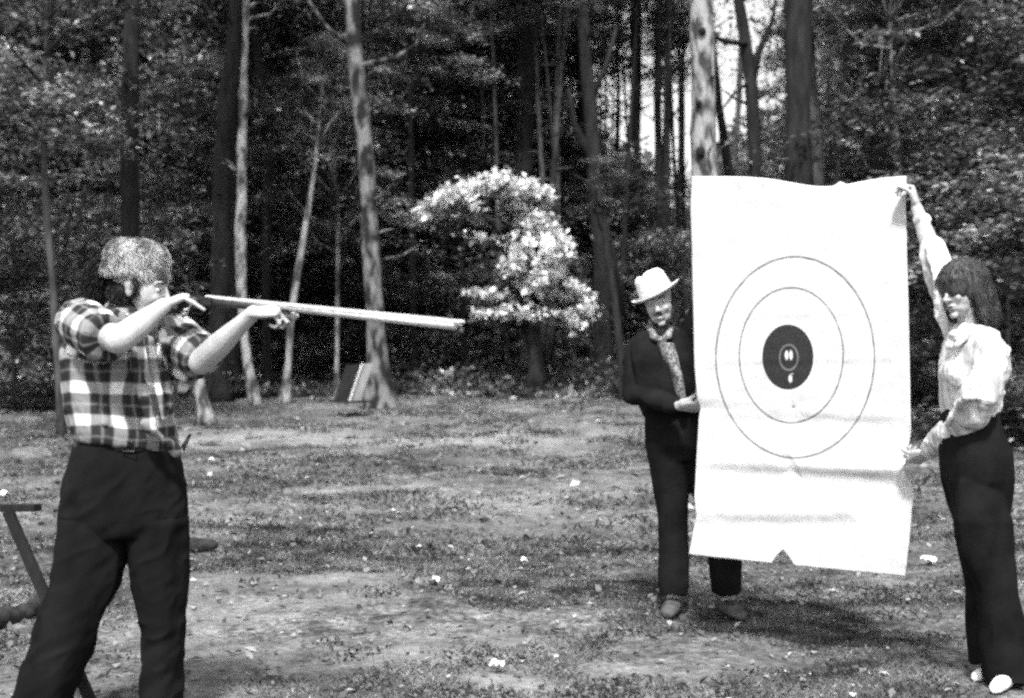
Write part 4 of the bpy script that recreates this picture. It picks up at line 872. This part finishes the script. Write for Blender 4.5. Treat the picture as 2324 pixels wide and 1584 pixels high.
    mb.loft([(P(1578, 1010, Y), V(46 * k, 0, 0), V(0, .10, 0)), (P(1602, 1100, Y), V(40 * k, 0, 0), V(0, .09, 0)), (P(1630, 1190, Y), V(34 * k, 0, 0), V(0, .08, 0)), (P(1646, 1270, Y), V(35 * k, 0, 0), V(0, .08, 0)), (P(1650, 1346, Y), V(34 * k, 0, 0), V(0, .09, 0))], 20)
    blob('trousers', mb, M_trouser_b, .007, 3, folds(.009, 10, (0, 0, 1), .25, 8), parent=root, org=org)
    for ft, dx in ((f1, -.3), (f2, .25)):
        d = nrm(V(dx, -1, 0)); s = np.cross(d, V(0, 0, 1)); mb = MB()
        mb.loft([(ft - d * .09 + V(0, 0, .04), s * .034, V(0, 0, .04)), (ft + V(0, 0, .05), s * .042, V(0, 0, .05)), (ft + d * .09 + V(0, 0, .035), s * .048, V(0, 0, .033)), (ft + d * .16 + V(0, 0, .028), s * .038, V(0, 0, .026)), (ft + d * .18 + V(0, 0, .02), s * .02, V(0, 0, .015))], 16)
        blob('shoe', mb, M_shoe_b, .006, 4, parent=root, org=org)
hatman()

# ------------------------------------------------------------------ the woman
def woman():
    Y = 5.65; k = U(Y)
    ff = P(2252, 1518, 5.72); fn = P(2282, 1545, 5.50)
    for f in (ff, fn): f[2] = gz(f[0], f[1])
    root = thing('person', 'woman with brown bobbed hair and white blouse holding the right edge of the paper', 'person', (fn[0], Y, min(ff[2], fn[2]))); org = np.array(root.location)
    hc = P(2186, 660, 5.62); hf = nrm(V(-.87, -.50, -.14)); hu = V(-.10, 0, 1)
    mb = MB(); L, ax = head_prims(mb, hc, hf, hu, .93, ears=False); f, u, sd = ax
    mb.tube([hc + V(.02, 0, -.07), P(2200, 730, 5.64), P(2208, 755, 5.65)], [.044, .046, .06], 14)
    mb.loft([torso_ring(2212, 1050, 56, Y, .14), torso_ring(2202, 945, 44, Y, .105), torso_ring(2202, 860, 50, Y, .12), torso_ring(2205, 790, 52, Y, .14), torso_ring(2208, 755, 36, Y, .10)], 20)
    el = P(2222, 928, 5.46); wr = P(2102, 1026, 5.92); hd = P(2070, 1058, 6.0)
    mb.tube([P(2246, 785, 5.49), el], [.044, .038], 14); mb.tube([el, el * .6 + wr * .4, wr], [.038, .036, .023], 14)
    hand(mb, wr, nrm(P(2056, 1062, 6.03) - wr), V(-.1, .9, .55), [(.9, 1.0, .5), (1.0, 1.0, .5), (1.05, 1.0, .5), (1.1, 1.0, .5)], (.45, .7), 1, .95, .05)
    e2 = P(2118, 578, 5.92); w2 = P(2080, 470, 6.02); s2 = P(2178, 748, 5.80)
    mb.tube([s2, P(2150, 665, 5.86), e2], [.048, .042, .038], 14); mb.tube([e2, e2 * .6 + w2 * .4, w2], [.040, .038, .024], 14)
    hand(mb, w2, nrm(P(2070, 428, 6.03) - w2), V(-1, .15, .2), [(1.1, .9, .3), (1.0, 1.1, .6), (1.0, 1.2, .6), (1.0, 1.2, .6)], (.35, .8), -1, .95, .05)
    for hip, an, kk in ((P(2212, 1060, 5.70), ff + V(0, 0, .08), P(2236, 1290, 5.72)), (P(2222, 1060, 5.60), fn + V(0, 0, .08), P(2250, 1290, 5.55))):
        mb.tube([hip, kk, kk * .6 + an * .4, an], [.066, .046, .044, .034], 14)
    blob('body', mb, M_skin, .0045, 4, sockets(L, ax, .93), parent=root, org=org); eyes(L, ax, .93, root, org)
    mb = MB(); mb.tube([L(.098, -.056, -.016), L(.1035, -.0575, 0), L(.098, -.056, .016)], [.003, .004, .003], 8); mb.tube([L(.095, -.066, -.014), L(.101, -.068, 0), L(.095, -.066, .014)], [.003, .0045, .003], 8); mb.build('lips', mat('lip colour', .12), root, org=org)
    # bobbed hair
    mb = MB(); mb.ell(L(-.012, .035, 0), f * .112, u * .098, sd * .093); mb.ell(L(-.055, -.03, 0), f * .080, u * .10, sd * .092); mb.ell(L(-.085, -.09, 0), f * .062, u * .075, sd * .088)
    mb.tube([L(.080, .056, -.045), L(.090, .060, 0), L(.080, .056, .045)], [.016, .018, .016], 10)     # fringe
    for q in (-1, 1): mb.tube([L(.012, .03, q * .078), L(-.004, -.04, q * .084), L(-.015, -.10, q * .082), L(-.03, -.130, q * .075)], [.026, .026, .026, .014], 12)
    def hairdisp(co, no): return folds(.0035, 34, u, .12, 7)(co, no)
    hr = blob('hair', mb, M_hair, .0045, 3, hairdisp, parent=root, org=org)
    me = hr.data; co = getco(me) + org; no = getno(me); g = np.random.default_rng(3); n = 9000; i = g.integers(0, len(co), n); i = i[~(((co[i] - hc) @ f > .02) & ((co[i] - hc) @ u < .045))]; n = len(i); c = co[i]; d = -u + no[i] * (.18 * g.random((n, 1))) + g.normal(size=(n, 3)) * .13
    d -= no[i] * np.minimum(0, (d * no[i]).sum(1))[:, None]; s = np.cross(d, no[i]); s /= np.linalg.norm(s, axis=1)[:, None] + 1e-6; l = (.018 + .022 * g.random(n))[:, None]
    b = c + no[i] * .002; v = np.stack([b - s * .0009, b + s * .0009, b + d * l], 1) - org
    link('hair_strands', raw_mesh('hair_strands', v, np.arange(3 * n), 3), leafmat('brown hair strands', [(0, .01), (.6, .05), (1, .14)], .1), hr)
    # blouse
    mb = MB(); yw = -.25
    mb.loft([torso_ring(2206, 962, 50, Y, .115), torso_ring(2203, 935, 58, Y, .135), torso_ring(2200, 880, 62, Y, .145), torso_ring(2205, 820, 64, Y, .155), torso_ring(2210, 785, 62, Y, .160), torso_ring(2210, 758, 50, Y, .13), torso_ring(2205, 738, 30, Y, .08)], 26)
    mb.ell(P(2160, 850, 5.60), V(.045, 0, 0), V(0, .09, 0), V(0, 0, .06))                                     # bust
    mb.tube([P(2244, 785, 5.51), P(2246, 835, 5.47), P(2230, 900, 5.45), P(2204, 942, 5.50), P(2156, 984, 5.68), P(2122, 1008, 5.84)], [.056, .060, .062, .060, .052, .042], 18)
    mb.tube([P(2130, 1000, 5.79), P(2108, 1020, 5.89)], [.041, .034], 14, ball=False)                          # cuff
    mb.tube([s2, P(2150, 690, 5.83), P(2136, 625, 5.88), P(2114, 560, 5.93), P(2092, 502, 5.98)], [.062, .056, .060, .052, .034], 18)
    mb.tube([P(2196, 740, 5.62), P(2165, 762, 5.55), P(2158, 790, 5.55)], [.018, .014, .010], 10); mb.tube([P(2225, 742, 5.6), P(2190, 762, 5.53), P(2170, 785, 5.53)], [.016, .014, .010], 10)   # collar
    mb.tube([P(2268, 800, 5.68), P(2274, 850, 5.70), P(2268, 868, 5.70)], [.04, .03, .02], 12); mb.tube([P(2262, 890, 5.70), P(2258, 925, 5.70)], [.025, .03], 12)
    sl = nrm(P(2150, 990, 5.6) - P(2250, 800, 5.5))
    for o1 in (-26, -8, 10): mb.tube([P(2236 + o1, 830, 5.44), P(2214 + o1 * .9, 900, 5.40), P(2170 + o1 * .7, 962, 5.55)], [.006, .013, .007], 8)
    for o1 in (-8, 8): mb.tube([P(2150 + o1, 690, 5.78), P(2128 + o1, 620, 5.83), P(2108 + o1 * .8, 560, 5.88)], [.006, .012, .006], 8)
    def db(co, no): return folds(.004, 24, (1, 0, -.3), .3, 9)(folds(.008, 13, (-.55, 0, -1), .22, 3)(co, no), no)
    blob('blouse', mb, M_blouse, .0055, 3, db, parent=root, org=org)
    # flared trousers
    mb = MB(); mb.loft([torso_ring(2203, 932, 60, Y, .130), torso_ring(2207, 975, 66, Y, .145), torso_ring(2214, 1030, 74, Y, .165), torso_ring(2218, 1085, 74, Y, .165), torso_ring(2222, 1140, 66, Y, .13), torso_ring(2226, 1190, 56, Y, .09)], 26)
    for yy, dx, fy in ((5.72, -8, 5.74), (5.55, 8, 5.50)):
        rr = [(2222, 1090, 44, .05), (2228 + dx * .4, 1180, 60, .092), (2236 + dx * .7, 1260, 54, .08), (2250 + dx * 1.6, 1340, 46, .08), (2260 + dx * 2, 1420, 48, .09), (2268 + dx * 2.2, 1500 + (44 if dx > 0 else 2), 50, .105)]
        mb.loft([(P(x, y, yy), V(wd * k, 0, 0), V(0, dp, 0)) for x, y, wd, dp in rr], 22)
    blob('trousers', mb, M_trouser_b, .007, 3, folds(.010, 9, (.15, 0, 1), .2, 12), parent=root, org=org)
    for ft in (ff, fn):
        d = nrm(V(-.75, -.65, 0)) if ft is ff else nrm(V(-.6, -.8, 0)); s = np.cross(d, V(0, 0, 1)); mb = MB()
        mb.loft([(ft - d * .07 + V(0, 0, .04), s * .026, V(0, 0, .035)), (ft + V(0, 0, .038), s * .031, V(0, 0, .038)), (ft + d * .06 + V(0, 0, .028), s * .035, V(0, 0, .026)), (ft + d * .11 + V(0, 0, .022), s * .029, V(0, 0, .020)), (ft + d * .13 + V(0, 0, .016), s * .016, V(0, 0, .012))], 16)
        blob('shoe', mb, M_shoe, .006, 4, parent=root, org=org)
woman()

# ------------------------------------------------------------------ small things
def small():
    # box leaning against the pine
    Y = 19.5; c = P(800, 882, Y); root = thing('wooden_box', 'tall wooden box leaning against the foot of the big pine', 'box', (c[0], Y, gz(c[0], Y)))
    org = np.array(root.location); k = U(Y); t = nrm(P(822, 825, Y) - P(792, 912, Y)); fr = V(.82, -.57, 0); fr = nrm(fr - t * (fr @ t)); lf = nrm(np.cross(t, fr))
    if lf[0] > 0: lf = -lf
    e0, e1 = P(793, 912, Y), P(822, 826, Y); Lh = np.linalg.norm(e1 - e0) / 2; m = (e0 + e1) / 2; wr = nrm(V(.87, .5, 0)); wl = nrm(V(-.75, .66, 0))
    def panel(name, mt, ce, a, b, d): q = MB(); q.box(ce, a, b, d); return q.build(name, mt, root, smooth=False, bevel=.004, org=org)
    panel('side_board', M_board, m + wr * .085, wr * .08, t * Lh, np.cross(wr, t) * .010)
    panel('side_board', M_timber, m + wl * .17, wl * .15, t * Lh * .97, np.cross(wl, t) * .010)
    panel('corner_post', M_boardl, m + V(0, -.022, 0), V(.013, 0, 0), t * (Lh + .012), V(0, .016, 0))
    panel('base_board', M_timber, e0 + wl * .15 + wr * .12 + V(0, 0, .0), wl * .2, wr * .16, t * .015)
    # dark timber sawhorse at the left edge
    Y = 5.4; root = thing('sawhorse', 'dark timber sawhorse cut off by the left edge beside the shooter', 'sawhorse', (P(0, 1150, Y)[0], Y, gz(-1.8, Y))); org = np.array(root.location)
    a = P(-160, 1153, Y + .25); b = P(86, 1152, Y - .02); q = MB(); d = nrm(b - a); q.box((a + b) / 2, d * np.linalg.norm(b - a) / 2, np.cross(d, V(0, 0, 1)) * .022, V(0, 0, .014)); q.build('beam', M_timber, root, smooth=False, bevel=.004, org=org)
    for x0, x1, dy in ((18, 110, -.02), (-190, -240, .35), (-250, -290, -.05), (-250, -290, .35)):
        t0 = P(x0, 1160, Y); t1 = P(x1, 1360, Y - .05) + V(0, dy, 0); gd = t1 - t0; t1 = t0 + gd * ((t0[2] - gz(t1[0], t1[1]) + .02) / -gd[2]); q = MB(); d = nrm(t1 - t0); s = nrm(np.cross(d, V(0, 1, 0)))
        q.box((t0 + t1) / 2, d * np.linalg.norm(t1 - t0) / 2, s * .019, np.cross(d, s) * .018); q.build('leg', M_timber, root, smooth=False, bevel=.004, org=org)
    # charred log behind the shooter's hip
    Y = 8.9; g0 = P(455, 1182, Y); g0[2] = gz(g0[0], Y) + .035; r = MB(); r.tube([g0 + V(-.2, .05, 0), g0 + V(0, 0, .005), g0 + V(.075, -.01, .012)], [.035, .045, .040], 12)
    o = blob('log', r, M_log_shadow, .01, 2, lambda co, no: co + no * (.02 * fbm(co * 9, 3, 5))[:, None], org=g0); o.location = g0; tag(o, 'short black charred log lying on the turf beside the shooter\'s hip', 'log')
    r = MB(); pts = []  # log shape added to draw the dark ground shadow by the sawhorse
    for x, y in ((-160, 1470), (-40, 1420), (60, 1392), (124, 1368)):
        Yl = 7.2; q = P(x, 1400, Yl); q[1] = H * F / (y - 846); q[0] = (x - 1162) * q[1] / F; q[2] = gz(q[0], q[1]) + .03; pts.append(q)
    c0 = pts[-1].copy(); r.tube(pts, [.055, .06, .05, .035], 12)
    o = blob('log', r, M_log_shadow, .012, 2, lambda co, no: co + no * (.02 * fbm(co * 7, 3, 15))[:, None], org=c0); o.location = c0; tag(o, 'long dark log shape standing in for shadow under the sawhorse at the left edge', 'log')
    # paper scraps
    for i, (x, y, Y, s, lab) in enumerate(((6, 1011, 11.5, .04, 'white paper scrap on the ground at the far left edge'), (2106, 1128, 8.6, .04, 'white paper scrap on the turf under the woman\'s lower hand'), (988, 1335, 0, .02, 'pale scrap lying alone in the middle of the near turf'), (1128, 1505, 0, .026, 'largest pale scrap near the bottom middle of the turf'), (480, 1112, 0, .022, 'pale scrap on the turf just right of the shooter\'s hip'), (1190, 1300, 0, .02, 'pale scrap on the turf left of the hat man\'s feet'))):
        if Y == 0: Y = H * F / (y - 846)
        c = P(x, y, Y); c[2] = gz(c[0], c[1]) + .035; n = 6; vs = []; fs = []
        for j in range(n):
            for q in range(n): vs.append((s * (q / (n - 1) - .5) * 2, s * (j / (n - 1) - .5) * 1.6, .012 * math.sin(q * 1.3 + j) + s * .35 * (j / (n - 1)) + .008 * random.random()))
        for j in range(n - 1):
            for q in range(n - 1): fs.append((j * n + q, j * n + q + 1, (j + 1) * n + q + 1, (j + 1) * n + q))
        me = bpy.data.meshes.new('paper_scrap'); me.from_pydata(vs, [], fs); me.polygons.foreach_set('use_smooth', [True] * len(me.polygons)); o = link('paper_scrap', me, M_paper_w, None, c); o.rotation_euler.z = i * .9 * .3
        so = o.modifiers.new('t', 'SOLIDIFY'); so.thickness = .001; tag(o, lab, 'scrap', 'pale scraps on the turf')
small()
